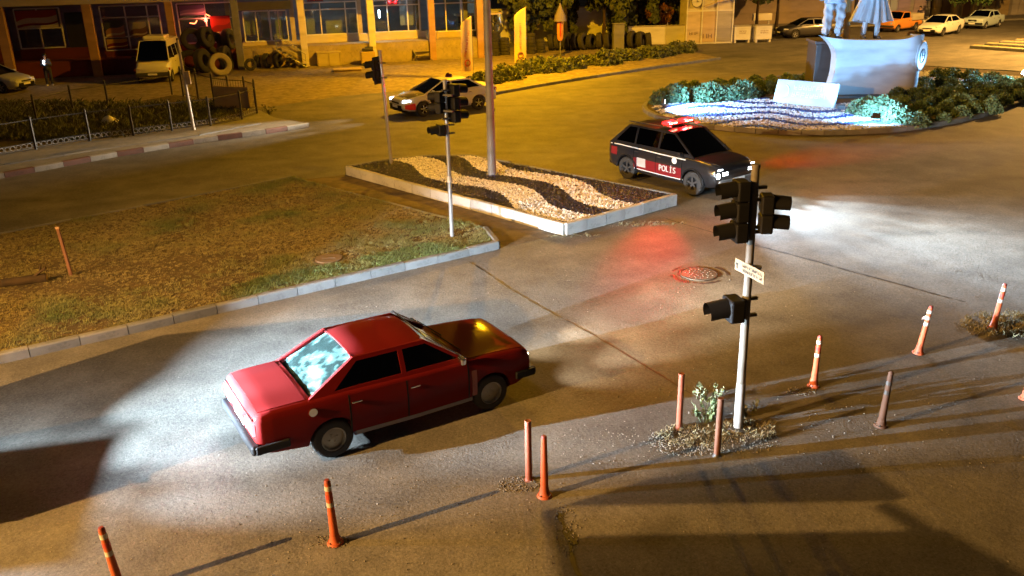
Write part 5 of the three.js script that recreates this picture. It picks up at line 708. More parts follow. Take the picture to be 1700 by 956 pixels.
// ---------------------------------------------------------------- kiosk, cabinets, low wall
{
  const K = V(14.7, 0, -65.6), t = thing('white_kiosk', 'white framed kiosk with round clock sign beside the two cabinets', 'kiosk', K, 0.06), pale = mat([0.62, 0.57, 0.47], 0.7, { map: 'wall' });
  part('body', box(3.3, 3.2, 2.2, 0, 1.65, -1.15), pale, t); part('roof', rbox(3.6, 0.16, 2.5, 0, 3.33, -1.15, 0.03, 1), M.whitePaint, t);
  for (const x of [-1.68, -0.58, 0.5, 1.68]) part('upright', box(0.09, 3.2, 0.09, x, 1.6, 0.02), M.whitePaint, t); for (const y of [0.06, 2.3, 3.15]) part('rail', box(3.4, 0.09, 0.08, 0, y, 0.02), M.whitePaint, t);
  part('panel', box(0.98, 2.1, 0.04, -1.13, 1.2, -0.01), mat([0.6, 0.5, 0.4], 0.7, { map: 'wall' }), t); part('panel', box(0.96, 2.1, 0.04, -0.04, 1.2, -0.01), mat([0.55, 0.43, 0.3], 0.7, { map: 'wall' }), t); part('panel', box(1.05, 2.1, 0.04, 1.09, 1.2, -0.01), mat([0.4, 0.38, 0.35], 0.7, { map: 'wall' }), t).userData.label = 'grey louvred kiosk panel';
  for (let i = 0; i < 9; i++) part('louvre', box(1.0, 0.03, 0.05, 1.09, 0.25 + i * 0.12, 0.03), mat([0.3, 0.28, 0.26], 0.7), t);
  part('graffiti', [at(scrawl(0.7, 0.35, 1, 0.006), -1.13, 0.75, 0.02), at(scrawl(0.8, 0.5, 1, 0.006), -0.04, 0.55, 0.02)], mat([0.14, 0.1, 0.08], 0.7), t);
  const s = sub('clock_sign', t, V(-1.05, 2.95, 0.1)); part('disc', cyl(0.36, 0.36, 0.08, 28, 0, 0, 0, Math.PI / 2), M.whitePaint, s); part('hand', [box(0.03, 0.24, 0.02, 0, 0.1, 0.05), box(0.16, 0.03, 0.02, 0.07, 0, 0.05)], M.ink, s); part('rim', new THREE.TorusGeometry(0.36, 0.035, 6, 28), M.darkSteel, s);
  part('awning', shell((u, v) => V(lerp(-0.5, 1.75, u), 2.6 + 0.45 * Math.sin(u * 1.6), 0.1 + v * 0.25), 12, 2, 0.03), mat([0.6, 0.45, 0.36], 0.7), t);
  ['small white street cabinet on short legs beside the kiosk', 'small white street cabinet on short legs beside the black saloon'].forEach((w, i) => { const b = thing('white_cabinet', w, 'cabinet', V(17.15 + i * 1.55, 0, -66.1), 0.06, 'street cabinets'); part('body', rbox(1.2, 0.95, 0.7, 0, 0.68, 0, 0.03, 1), M.whitePaint, b); for (const x of [-0.5, 0.5]) part('leg', box(0.12, 0.2, 0.6, x, 0.1, 0), M.whitePaint, b); part('lid', rbox(1.28, 0.07, 0.78, 0, 1.18, 0, 0.02, 1), mat([0.3, 0.28, 0.26], 0.7), b); part('lettering', [at(scrawl(0.55, 0.28, 2, 0.006), 0, 0.75, 0.355)], mat([0.2, 0.12, 0.07], 0.7), b).userData.kind = 'stuff'; });
  const lw = thing('low_white_wall', 'low white wall between the upright tyres and the kiosk', 'wall', V(11.0, 0, -66.2), 0.05); part('wall_face', box(4.2, 1.25, 0.25, 0, 0.62, 0), M.whitePaint, lw); part('coping', rbox(4.3, 0.08, 0.35, 0, 1.29, 0, 0.02, 1), mat([0.5, 0.47, 0.42], 0.8, { map: 'concrete' }), lw);
  const wl = thing('shutter_wall', 'long pale wall seen behind the tyres and under the trees', 'wall', V(5.0, 0, -70.5), 0.06); part('wall_face', box(16, 2.4, 0.3, 0, 1.2, 0), M.whitePaint, wl); part('coping', box(16.2, 0.1, 0.4, 0, 2.45, 0), mat([0.4, 0.38, 0.34], 0.8), wl);
  const dark = thing('junction_cabinet', 'grey metal cabinet standing among the upright truck tyres', 'cabinet', spot(1026, 82), 0.1); part('case', rbox(0.75, 1.7, 0.5, 0, 0.85, 0, 0.03), M.greyPaint, dark); part('cap', rbox(0.85, 0.08, 0.6, 0, 1.74, 0, 0.02), M.greyPaint, dark);
}
// ---------------------------------------------------------------- monument, plaque, statues
{
  const O = spot(1385, 161, 0.13), t = thing('stone_monument', 'tall white curved stone monument with clock disc on the roundabout', 'monument', V(O.x, 0.12, O.z), -0.12);
  // plan: runs along x, then curls back at its right-hand end; front looks to +z
  const W = 3.05, R = 0.62;
  const plan = (s) => { const q = 0.18 * Math.sin(clamp(s / W) * Math.PI); if (s <= W) return [V(s, 0, q * -1), V(0.18 * Math.cos(clamp(s / W) * Math.PI) * Math.PI / W, 0, 1).normalize()]; const a = (s - W) / R; return [V(W + R * Math.sin(a), 0, -R * (1 - Math.cos(a))), V(Math.sin(a), 0, Math.cos(a))]; };
  const L = W + R * 1.75;
  const leftEdge = (v) => -0.62 * Math.pow(clamp((v - 0.62) / 0.38), 2.2) - 0.28 * Math.pow(clamp((0.45 - v) / 0.45), 1.5) - 0.1;
  const topH = (u) => 2.5 + 0.14 * Math.pow(1 - u, 6) + 0.2 * Math.exp(-Math.pow((u - 0.86) / 0.12, 2)) - 0.06 * Math.sin(u * Math.PI);
  const face = (off) => (u, v) => { const e = leftEdge(v), s = lerp(e, L, u), [p, n] = plan(Math.max(s, 0)); if (s < 0) p.x = s; const h = v * topH(u); return p.addScaledVector(n, off).setY(h); };
  const fr = face(0), bk = face(-0.55);
  const body = join([grid(fr, 40, 26), grid(bk, 40, 26, true), grid((a, b) => (b < 0.5 ? fr(a, 1) : bk(a, 1)), 40, 1), grid((a, b) => (b < 0.5 ? bk(0, a) : fr(0, a)), 26, 1, true), grid((a, b) => (b < 0.5 ? fr(1, a) : bk(1, a)), 26, 1, true)]);
  part('curved_slab', body, M.marble, t);
  const a = 0.95, cx = W + R * Math.sin(a), cz = -R * (1 - Math.cos(a)), cl = sub('clock_disc', t, V(cx + 0.03 * Math.sin(a), 1.75, cz + 0.03 * Math.cos(a)), a); part('disc', cyl(0.58, 0.58, 0.07, 36, 0, 0, 0.0, Math.PI / 2), mat([0.8, 0.8, 0.8], 0.35), cl); part('rim', new THREE.TorusGeometry(0.6, 0.05, 8, 36).translate(0, 0, 0.0), mat([0.3, 0.32, 0.34], 0.5), cl); part('emblem', [box(0.04, 0.4, 0.02, 0, 0.12, 0.045), box(0.26, 0.04, 0.02, 0.08, 0, 0.045), new THREE.TorusGeometry(0.3, 0.02, 5, 24).translate(0, 0, 0.045)], mat([0.12, 0.14, 0.2], 0.5), cl);
  part('footing', [rbox(4.6, 0.16, 1.5, 1.85, 0.02, -0.35, 0.03, 1)], M.kerb[1], t);
  // plaque
  const P = spot(1333, 177, 0.13), Q1 = spot(1283, 171, 0.13), Q2 = spot(1384, 181, 0.13), dx = Q2.clone().sub(Q1), len = Math.hypot(dx.x, dx.z), pl = thing('stone_plaque', 'leaning white stone plaque with carved lettering before the monument', 'plaque', V((Q1.x + Q2.x) / 2, 0.12, (Q1.z + Q2.z) / 2), heading(dx.x, dx.z));
  const tilt = -0.35; part('slab', at(rbox(len, 1.05, 0.16, 0, 0.53, 0, 0.03), 0, 0, 0, tilt), mat([0.4, 0.41, 0.42], 0.45, { map: 'wall' }), pl); part('lettering', at(join([scrawl(len * 0.6, 0.62, 2, 0.02).translate(0.25, 0.6, 0.09), new THREE.TorusGeometry(0.3, 0.03, 5, 12, 2.4).rotateZ(-1.2).translate(-len / 2 + 0.35, 0.55, 0.085)]), 0, 0, 0, tilt), mat([0.48, 0.49, 0.5], 0.45), pl).userData.kind = 'stuff'; part('prop', [box(len * 0.8, 0.5, 0.25, 0, 0.25, -0.4)], M.kerb[1], pl);
}
// signed-distance bodies -------------------------------------------------
const sdfMesh = (fn, lo, hi, cells) => { // marching cubes of a distance field inside a cube
  const size = Math.max(hi.x - lo.x, hi.y - lo.y, hi.z - lo.z), c = lo.clone().add(hi).multiplyScalar(0.5), mc = new MarchingCubes(cells, new THREE.MeshBasicMaterial(), false, false, 200000); mc.isolation = 0; const h = size / 2;
  for (let k = 0; k < cells; k++) for (let j = 0; j < cells; j++) for (let i = 0; i < cells; i++) { const q = (n) => (n - cells / 2) / (cells / 2); mc.field[i + j * cells + k * cells * cells] = -fn(c.x + q(i) * h, c.y + q(j) * h, c.z + q(k) * h); }
  mc.update(); const n = mc.count, g = new THREE.BufferGeometry(); g.setAttribute('position', new THREE.BufferAttribute(mc.positionArray.slice(0, n * 3), 3)); g.setAttribute('normal', new THREE.BufferAttribute(mc.normalArray.slice(0, n * 3), 3)); g.scale(h, h, h); g.translate(c.x, c.y, c.z); return g; };
const capsule = (a, b, ra, rb) => { const d = b.clone().sub(a), l2 = d.lengthSq(); return (x, y, z) => { const px = x - a.x, py = y - a.y, pz = z - a.z, t = clamp((px * d.x + py * d.y + pz * d.z) / l2); return Math.hypot(px - d.x * t, py - d.y * t, pz - d.z * t) - lerp(ra, rb, t); }; };
const blend = (fs, k) => (x, y, z) => { let r = fs[0](x, y, z); for (let i = 1; i < fs.length; i++) { const d = fs[i](x, y, z), h = clamp(0.5 + 0.5 * (d - r) / k); r = lerp(d, r, h) - k * h * (1 - h); } return r; };
const J = (...p) => V(...p);
const legsF = (o = {}) => [capsule(J(-0.1, 0.9, 0), J(-0.12, 0.5, 0.03), 0.095, 0.068), capsule(J(-0.12, 0.5, 0.03), J(-0.13, 0.09, -0.01), 0.068, 0.05), capsule(J(0.1, 0.9, 0), J(0.13, 0.5, 0.05), 0.095, 0.068), capsule(J(0.13, 0.5, 0.05), J(0.14, 0.09, 0.0), 0.068, 0.05)];
const feetF = [capsule(J(-0.13, 0.05, -0.02), J(-0.15, 0.04, 0.15), 0.05, 0.042), capsule(J(0.14, 0.05, -0.02), J(0.17, 0.04, 0.15), 0.05, 0.042)];
const torsoF = [capsule(J(0, 0.95, 0), J(0, 1.15, 0.01), 0.14, 0.13), capsule(J(-0.07, 1.2, 0), J(-0.13, 1.4, -0.01), 0.12, 0.085), capsule(J(0.07, 1.2, 0), J(0.13, 1.4, -0.01), 0.12, 0.085)];
const headF = (dy = 0) => [capsule(J(0, 1.44, -0.01), J(0, 1.54, 0.01), 0.055, 0.05), capsule(J(0, 1.66, 0.0), J(0, 1.62, 0.025), 0.098, 0.075), capsule(J(0, 1.63, 0.09), J(0, 1.605, 0.11), 0.014, 0.02), capsule(J(-0.095, 1.63, 0), J(-0.1, 1.6, 0), 0.018, 0.015), capsule(J(0.095, 1.63, 0), J(0.1, 1.6, 0), 0.018, 0.015)];
const armF = (s, el, wr) => [capsule(J(s * 0.18, 1.4, 0), el, 0.055, 0.043), capsule(el, wr, 0.043, 0.032)];
const handF = (wr, dir, side) => { const f = [capsule(wr, wr.clone().addScaledVector(dir, 0.08), 0.03, 0.032)]; for (let i = 0; i < 4; i++) { const b = wr.clone().addScaledVector(dir, 0.085).addScaledVector(side, (i - 1.5) * 0.02), m = b.clone().addScaledVector(dir, 0.035 + 0.006 * (i === 1 || i === 2)), e = m.clone().addScaledVector(dir, 0.022).add(J(0, -0.014, 0)); f.push(capsule(b, m, 0.0095, 0.009), capsule(m, e, 0.009, 0.008)); } const tb = wr.clone().addScaledVector(dir, 0.03).addScaledVector(side, 0.03); f.push(capsule(tb, tb.clone().addScaledVector(side, 0.03).addScaledVector(dir, 0.035), 0.011, 0.009)); return f; };
function person(label, p, turn, o) {
  const t = thing('person', label, 'person', p, turn); const el = [o.elL ?? J(-0.27, 1.14, -0.02), o.elR ?? J(0.27, 1.14, -0.02)], wr = [o.wrL ?? J(-0.28, 0.88, 0.06), o.wrR ?? J(0.28, 0.88, 0.06)];
  const dL = wr[0].clone().sub(el[0]).normalize(), dR = wr[1].clone().sub(el[1]).normalize();
  const skin = blend([...headF(), ...legsF(), ...torsoF, ...armF(-1, el[0], wr[0]), ...armF(1, el[1], wr[1]), ...feetF], 0.035);
  const b = part('body', [sdfMesh(skin, J(-0.9, -0.02, -0.9), J(0.9, 1.78, 0.9), 110), sdfMesh(blend(handF(wr[0], dL, J(0, 0, 1)), 0.008), wr[0].clone().sub(J(0.16, 0.16, 0.16)), wr[0].clone().add(J(0.16, 0.16, 0.16)), 70), sdfMesh(blend(handF(wr[1], dR, J(0, 0, 1)), 0.008), wr[1].clone().sub(J(0.16, 0.16, 0.16)), wr[1].clone().add(J(0.16, 0.16, 0.16)), 70)], mat([0.42, 0.26, 0.18], 0.6), t);
  const grow = (fs, e, k = 0.04) => { const f = blend(fs, k); return (x, y, z) => f(x, y, z) - e; }; const cut = (f, y0, y1) => (x, y, z) => Math.max(f(x, y, z), y0 - y, y - y1);
  const box3 = [J(-0.9, -0.02, -0.9), J(0.9, 1.78, 0.9)];
  part('jacket', sdfMesh(cut(grow([...torsoF, ...armF(-1, el[0], wr[0].clone().lerp(el[0], 0.12)), ...armF(1, el[1], wr[1].clone().lerp(el[1], 0.12))], 0.018), 0.86, 1.47), ...box3, 110), mat(o.top, 0.85), t);
  part('trousers', sdfMesh(cut(grow([...legsF(), torsoF[0]], 0.016), 0.07, 1.0), ...box3, 110), mat(o.legs, 0.85), t);
  part('shoes', sdfMesh(cut(grow(feetF, 0.012, 0.02), 0.0, 0.11), ...box3, 110), mat(o.shoes ?? [0.04, 0.04, 0.04], 0.6), t);
  part('hair', sdfMesh((x, y, z) => Math.max(Math.hypot(x, (y - 1.67) * 0.95, z + 0.01) - 0.115, -(y - 1.63 + z * 0.55)), J(-0.2, 1.5, -0.2), J(0.2, 1.9, 0.2), 44), mat([0.02, 0.015, 0.012], 0.7), t);
  return t;
}
{
  const p = spot(84, 142), t = person('person in dark clothes looking at a lit phone in the dim forecourt', p, 0.25, { top: [0.03, 0.03, 0.04], legs: [0.025, 0.025, 0.035], shoes: [0.5, 0.5, 0.5], elR: J(0.24, 1.14, 0.06), wrR: J(0.07, 1.22, 0.29), elL: J(-0.24, 1.13, 0.05), wrL: J(-0.06, 1.2, 0.28) });
  const ph = thing('mobile_phone', 'lit mobile phone held by the person in the forecourt', 'phone', p.clone().add(V(0.09, 1.27, 0.38)), 0.2); part('case', rbox(0.078, 0.155, 0.009, 0, 0, 0, 0.004), M.blackPlastic, ph); part('screen', rbox(0.07, 0.145, 0.004, 0, 0, 0.0075, 0.0015, 1), lensOn(14, [0.6, 0.8, 1]), ph); part('torch', cyl(0.05, 0.05, 0.012, 12, 0.0, 0.1, 0.016, Math.PI / 2), lensOn(40, [0.95, 0.93, 1]), ph); lamp('point', [0.75, 0.85, 1], 0.5, V(0, 0.02, 0.06), ph, { name: 'phone_glow' });
  person('person in dark clothes walking behind the white parked saloon', V(33.6, 0, -73.9), 1.9, { top: [0.03, 0.025, 0.06], legs: [0.12, 0.07, 0.07] });
}
{ // statues on a dark plinth behind the monument: trousered figure and figure in a pleated skirt
  const B = spot(1430, 150, 0.13), base = V(16.6, 0, -43.0);
  const pl = thing('statue_plinth', 'dark stone plinth carrying the two statues behind the monument', 'plinth', base, -0.1); part('block', rbox(3.9, 2.05, 1.8, 0, 1.14, 0, 0.04, 1), mat([0.06, 0.05, 0.045], 0.6, { map: 'wall' }), pl); part('cap_slab', rbox(4.1, 0.14, 2.0, 0, 2.24, 0, 0.03, 1), mat([0.07, 0.055, 0.05], 0.6), pl);
  const S = 2.15, y = 2.31, blue = mat([0.45, 0.5, 0.55], 0.5, { map: 'wall', bump: 'smudge', bs: 0.03 }), boot = mat([0.03, 0.03, 0.035], 0.5);
  const mk = (label, x, skirt) => { const t = thing('statue', label, 'statue', V(base.x + x, y, base.z + 0.35), -0.1); const bx = [J(-0.9, -0.02, -0.9), J(0.9, 1.78, 0.9)]; const arms = skirt ? [...armF(-1, J(-0.3, 1.15, 0.05), J(-0.36, 0.92, 0.12)), ...armF(1, J(0.3, 1.15, 0), J(0.3, 0.9, 0.08))] : [...armF(-1, J(-0.3, 1.14, 0), J(-0.3, 0.88, 0.05)), ...armF(1, J(0.3, 1.15, 0), J(0.34, 0.9, 0.1))];
    const all = [part('body', sdfMesh(blend([...headF(), ...legsF(), ...torsoF, ...arms], 0.05), ...bx, 90), blue, t), part('boots', sdfMesh(blend([...feetF, capsule(J(-0.13, 0.24, -0.01), J(-0.13, 0.07, -0.02), 0.062, 0.06), capsule(J(0.14, 0.24, 0), J(0.14, 0.07, -0.02), 0.062, 0.06)], 0.02), J(-0.4, -0.02, -0.4), J(0.4, 0.5, 0.4), 70), boot, t)];
    if (!skirt) all.push(part('trousers', sdfMesh((a, b, c) => Math.max(blend(legsF(), 0.03)(a, b, c) - 0.026 - 0.012 * Math.sin(b * 30 + a * 20) - 0.012 * Math.sin(Math.atan2(c, Math.abs(a) - 0.12) * 5 + b * 6), 0.14 - b, b - 0.98), ...bx, 90), blue, t), part('coat', sdfMesh((a, b, c) => Math.max(blend([...torsoF, ...arms, capsule(J(0, 1, 0), J(0, 0.8, 0), 0.17, 0.2)], 0.05)(a, b, c) - 0.03 - 0.01 * Math.sin(a * 26), 0.78 - b, b - 1.47), ...bx, 90), mat([0.3, 0.36, 0.45], 0.55, { bump: 'smudge', bs: 0.03 }), t));
    else all.push(part('pleated_skirt', sdfMesh((a, b, c) => { const k = clamp((1.12 - b) / 0.72), r = lerp(0.15, 0.4, k), th = Math.atan2(c, a); return Math.max(Math.hypot(a * 0.95, c * 1.15) - r - (0.01 + 0.035 * k) * Math.sin(th * 13 + b * 3), 0.38 + 0.03 * Math.sin(th * 3) - b, b - 1.14); }, ...bx, 100), blue, t));
    for (const m of all) m.geometry.scale(S, S, S); return t; };
  mk('blue-lit statue in loose trousers and boots above the monument', -1.25, false); mk('blue-lit statue in a pleated skirt above the monument', 0.55, true);
  const pt = thing('statue_support', 'tan tapered column between the two statues', 'column', V(base.x - 0.42, 2.31, base.z - 0.3), -0.1); part('shaft', [at(new THREE.CylinderGeometry(0.2, 0.3, 2.2, 4), 0, 1.1, 0, 0, 0.785, 0)], mat([0.5, 0.33, 0.12], 0.7, { map: 'wall' }), pt); part('cap_block', rbox(0.75, 0.3, 0.5, 0.2, 2.3, 0, 0.03), mat([0.6, 0.34, 0.08], 0.7), pt);
}

// ---------------------------------------------------------------- vegetation
function leaves(n, place, size, tint) { // leaf-sized faces; place() -> {p, out}
  const pos = new Float32Array(n * 12), col = new Float32Array(n * 12), idx = new Uint32Array(n * 6), q = new THREE.Quaternion(), e = new THREE.Euler();
  for (let i = 0; i < n; i++) { const p = place(), s = size * rr(0.6, 1.3), c = tint(p); q.setFromEuler(e.set(rr(-1.3, 1.3), rr(0, 6.28), rr(-1.2, 1.2))); [[-0.4, -0.7, 0], [0.4, -0.55, 0.12], [0.32, 0.6, 0], [-0.3, 0.75, 0.1]].forEach(([a, b, d], k) => { const v = V(a * s, b * s, d * s).applyQuaternion(q); pos.set([p.x + v.x, p.y + v.y, p.z + v.z], i * 12 + k * 3); col.set(c, i * 12 + k * 3); }); idx.set([0, 1, 2, 0, 2, 3].map((k) => i * 4 + k), i * 6); }
  const g = new THREE.BufferGeometry(); g.setAttribute('position', new THREE.BufferAttribute(pos, 3)); g.setAttribute('color', new THREE.BufferAttribute(col, 3)); g.setIndex(new THREE.BufferAttribute(idx, 1)); g.computeVertexNormals(); return g;
}
const leafMat = mat([1, 1, 1], 0.75, { vc: true, two: true, trans: 0.3 });
const greenTint = (base, v = 0.5) => () => { const k = rr(1 - v, 1 + v); return [base[0] * k * rr(0.85, 1.2), base[1] * k, base[2] * k]; };
function tree(label, p, H, R, base, o = {}) {
  const t = thing('tree', label, 'tree', p, rr(0, 6), o.group); const lean = o.lean ?? V(0, 0, 0), top = V(lean.x * 1, H * 0.45, lean.z), br = [], tips = [];
  br.push(taper([V(0, -0.1, 0), V(lean.x * 0.4 + 0.06, H * 0.22, lean.z * 0.4), top], [0.17 * H / 6, 0.12 * H / 6, 0.09 * H / 6], 9));
  const n = o.limbs ?? 9; for (let i = 0; i < n; i++) { const a = i / n * 6.28 + rr(-0.3, 0.3), r = R * rr(0.45, 0.85), y = H * rr(0.5, 0.95), e = V(top.x + Math.cos(a) * r, y, top.z + Math.sin(a) * r), s = top.clone().lerp(V(0, H * 0.25, 0), rr(0, 0.4)); br.push(taper([s, s.clone().lerp(e, 0.5).add(V(0, H * 0.06, 0)), e], [0.06 * H / 6, 0.035 * H / 6, 0.012], 6)); tips.push(e); for (let k = 0; k < 3; k++) tips.push(s.clone().lerp(e, rr(0.5, 1)).add(V(rr(-0.4, 0.4) * R, rr(-0.2, 0.35) * R, rr(-0.4, 0.4) * R))); }
  part('trunk', br, M.bark, t);
  const droop = o.droop ?? 0; const clump = tips.map((c) => [c, R * rr(0.22, 0.4)]);
  if (droop) for (let i = 0; i < n * 2; i++) { const c = clump[Math.floor(rnd() * clump.length)][0].clone(); const len = rr(0.8, 2.2) * droop; for (let k = 1; k < 4; k++) clump.push([V(c.x + rr(-0.2, 0.2), c.y - len * k / 3, c.z + rr(-0.2, 0.2)), R * 0.13]); }
  const g = leaves(o.n ?? 5200, () => { const [c, r] = clump[Math.floor(rnd() * clump.length)], a = rr(0, 6.28), z = rr(-1, 1), q = r * Math.pow(rnd(), 0.5), s = Math.sqrt(1 - z * z); return V(c.x + Math.cos(a) * s * q, c.y + z * q * 0.8, c.z + Math.sin(a) * s * q); }, o.leaf ?? 0.2, greenTint(base));
  const m = shade(new THREE.Mesh(g, leafMat)); m.name = 'crown'; t.add(m); return t;
}
const G1 = [0.062, 0.082, 0.026], G2 = [0.08, 0.1, 0.03];
[[1.6, -66.8, 6.5, 2.3], [4.4, -67.4, 7.0, 2.6], [7.2, -67.0, 6.4, 2.4], [9.8, -68.2, 7.2, 2.6], [12.4, -69.0, 6.8, 2.3]].forEach(([x, z, H, R], i) => tree(['drooping tree rising beside the end of the tyre shop', 'drooping tree behind the orange feather flag', 'drooping tree above the folded parasol', 'drooping tree above the middle of the upright tyres', 'dark tree behind the low white wall'][i], V(x, 0, z), H, R, i % 2 ? G1 : G2, { droop: 1.1, group: 'trees behind the truck tyres', leaf: 0.24, n: 5600 }));
tree('leafy tree behind the two white cabinets', V(19.6, 0, -71.0), 6.0, 2.3, G1, { group: 'trees behind the truck tyres', leaf: 0.22 });
tree('leafy tree between kiosk and black saloon, farther back', V(22.3, 0, -75.0), 6.2, 2.0, G2, { group: 'trees behind the truck tyres', leaf: 0.22 });
tree('leaning bright green tree over the pale blue car', V(40.2, 0, -77.6), 5.2, 3.0, [0.09, 0.17, 0.035], { lean: V(0.9, 0, 0), leaf: 0.22, n: 6000 });
tree('reddish low tree behind the low white wall', V(11.3, 0, -67.8), 3.0, 1.0, [0.22, 0.085, 0.025], { leaf: 0.15, n: 1500 });
// shrubs: three kinds of foliage shared by all copies
const shrubGeo = [0, 1, 2].map((k) => leaves(850, () => { const a = rr(0, 6.28), z = rr(-0.2, 1), q = Math.pow(rnd(), 0.45), s = Math.sqrt(1 - z * z) * (0.75 + 0.35 * vnoise(Math.cos(a) * 2 + 5 + k * 9, Math.sin(a) * 2 + 5)); return V(Math.cos(a) * s * q * 0.55, Math.max(0.02, z * q * 0.62), Math.sin(a) * s * q * 0.55); }, 0.085, greenTint([0.85, 1, 0.8], 0.4)));
const stemGeo = join([0, 1, 2, 3, 4].map((i) => bar(V(Math.cos(i * 1.26) * 0.04, -0.05, Math.sin(i * 1.26) * 0.04), V(Math.cos(i * 1.26) * 0.28, 0.42, Math.sin(i * 1.26) * 0.28), 0.012, 5)));
const shrubMat = { island: leafMatOf([0.11, 0.15, 0.075]), verge: leafMatOf([0.13, 0.13, 0.05]) };
function leafMatOf(c) { const m = leafMat.clone(); m.color.setRGB(...c); return m; }
function shrub(label, p, s, kind, group) { const t = thing('shrub', label, 'shrub', p, rr(0, 6), group); t.scale.set(s * rr(0.9, 1.25), s * rr(0.85, 1.1), s * rr(0.9, 1.25)); const m = shade(new THREE.Mesh(shrubGeo[Math.floor(rnd() * 3)], shrubMat[kind])); m.name = 'foliage'; t.add(m); piece('stem', stemGeo, M.bark, t); }
for (let i = 0; i < 30; i++) { const k = i / 29, px = 800 + k * 345, py = lerp(142, 88, Math.pow(k, 0.82)), p = spot(px, py + rr(-2, 3)); shrub('olive shrub in the hedge along the far verge', p.setY(0.08), rr(0.9, 1.45), 'verge', 'hedge shrubs on the far verge'); }
// lit planting on the island
for (const [px, py, s] of [[1092, 172, 1.0], [1106, 166, 1.15], [1122, 168, 1.2], [1135, 164, 1.1]]) shrub('pale lit shrub at the floodlight on the tip of the roundabout', spot(px, py, 0.15), s, 'island', 'lit shrubs at the island tip');
for (const [px, py, s] of [[1160, 166, 1.1], [1178, 165, 1.2], [1196, 163, 1.15], [1214, 163, 1.1], [1232, 161, 1.2], [1250, 160, 0.9]]) shrub('pale lit shrub in the second clump left of the plaque', spot(px, py, 0.15), s, 'island', 'lit shrubs left of the plaque');
for (const [px, py, s] of [[1424, 188, 0.95], [1440, 186, 1.2], [1452, 193, 1.15], [1466, 192, 1.25], [1478, 199, 1.1], [1490, 203, 1.0]]) shrub('pale lit shrub beside the floodlight right of the plaque', spot(px, py, 0.15), s, 'island', 'lit shrubs right of the plaque');
{ const zones = [[[1110, 155], [1200, 143], [1345, 128], [1350, 150], [1290, 158], [1150, 160]], [[1500, 138], [1620, 138], [1705, 142], [1705, 165], [1620, 192], [1520, 208], [1495, 195], [1480, 170]]].map((z) => z.map(([x, y]) => xz(spot(x, y, 0.13))));
  zones.forEach((z, i) => { const b = [Math.min(...z.map((p) => p[0])), Math.max(...z.map((p) => p[0])), Math.min(...z.map((p) => p[1])), Math.max(...z.map((p) => p[1]))]; const list = []; let guard = 0; const want = i ? 62 : 40; while (list.length < want && guard++ < 6000) { const x = rr(b[0], b[1]), y = rr(b[2], b[3]); if (!inside(x, y, z)) continue; if (list.some((q) => Math.hypot(q[0] - x, q[1] - y) < 0.72)) continue; list.push([x, y]); }
    for (const [x, y] of list) shrub(i ? 'dark shrub in the bed right of the monument' : 'dark shrub in the bed behind and left of the plaque', V(x, 0.1, y), rr(0.6, 0.92), 'island', i ? 'dark shrubs right of the monument' : 'dark shrubs left of the monument'); }); }
for (const [px, py, s] of [[1555, 128, 0.8], [1580, 130, 0.9], [1610, 132, 0.9], [1645, 134, 0.85]]) shrub('small shrub in the pebbles behind the monument', spot(px, py, 0.13), s, 'island', 'shrubs at the island back');
// ---------------------------------------------------------------- island floodlights
function flood(label, p, to, power, o = {}) { const d = to.clone().sub(p); const t = thing('floodlight', label, 'floodlight', p, Math.atan2(d.x, d.z)); part('bracket', [box(0.34, 0.03, 0.05, 0, 0.015, 0), box(0.02, 0.2, 0.05, -0.16, 0.1, 0), box(0.02, 0.2, 0.05, 0.16, 0.1, 0)], M.darkSteel, t); const el = -Math.atan2(d.y - 0.18, Math.hypot(d.x, d.z)); part('casing', at(rbox(0.28, 0.2, 0.09, 0, 0, 0, 0.02), 0, 0.2, 0, el), M.darkSteel, t); part('lamp_glass', at(rbox(0.24, 0.16, 0.012, 0, 0, 0.05, 0.004, 1), 0, 0.2, 0, el), lensOn(o.glow ?? 30, [0.7, 0.88, 1]), t);
  const L = Math.hypot(d.x, d.z); lamp('spot', BLUEWHITE, power, V(0, 0.24, 0.14), t, { angle: o.angle ?? 1.15, soft: 0.6, to: V(0, d.y, L), name: 'floodlight_glow', size: 4 }); return t; }
{
  flood('floodlight at the tip of the roundabout aimed along the pebbles', spot(1100, 186, 0.15).add(V(0, 0.25, 0)), spot(1260, 182, 0.1), 700, { angle: 1.3 });
  flood('floodlight at the near kerb of the roundabout aimed at the monument', spot(1452, 212, 0.15).add(V(0, 0.25, 0)), V(15.6, 0.9, -40.4), 220, { angle: 1.35 });
  flood('bright floodlight at the right frame edge of the roundabout', spot(1697, 140, 0.15).add(V(0, 0.35, 0)), V(18.4, 2.0, -42.2), 120, { glow: 320 });
  flood('floodlight between plaque and pebbles aimed up at the statues', spot(1395, 190, 0.15).add(V(0, 0.1, 0)), V(16.4, 4.6, -42.6), 120, { angle: 0.7 });
}
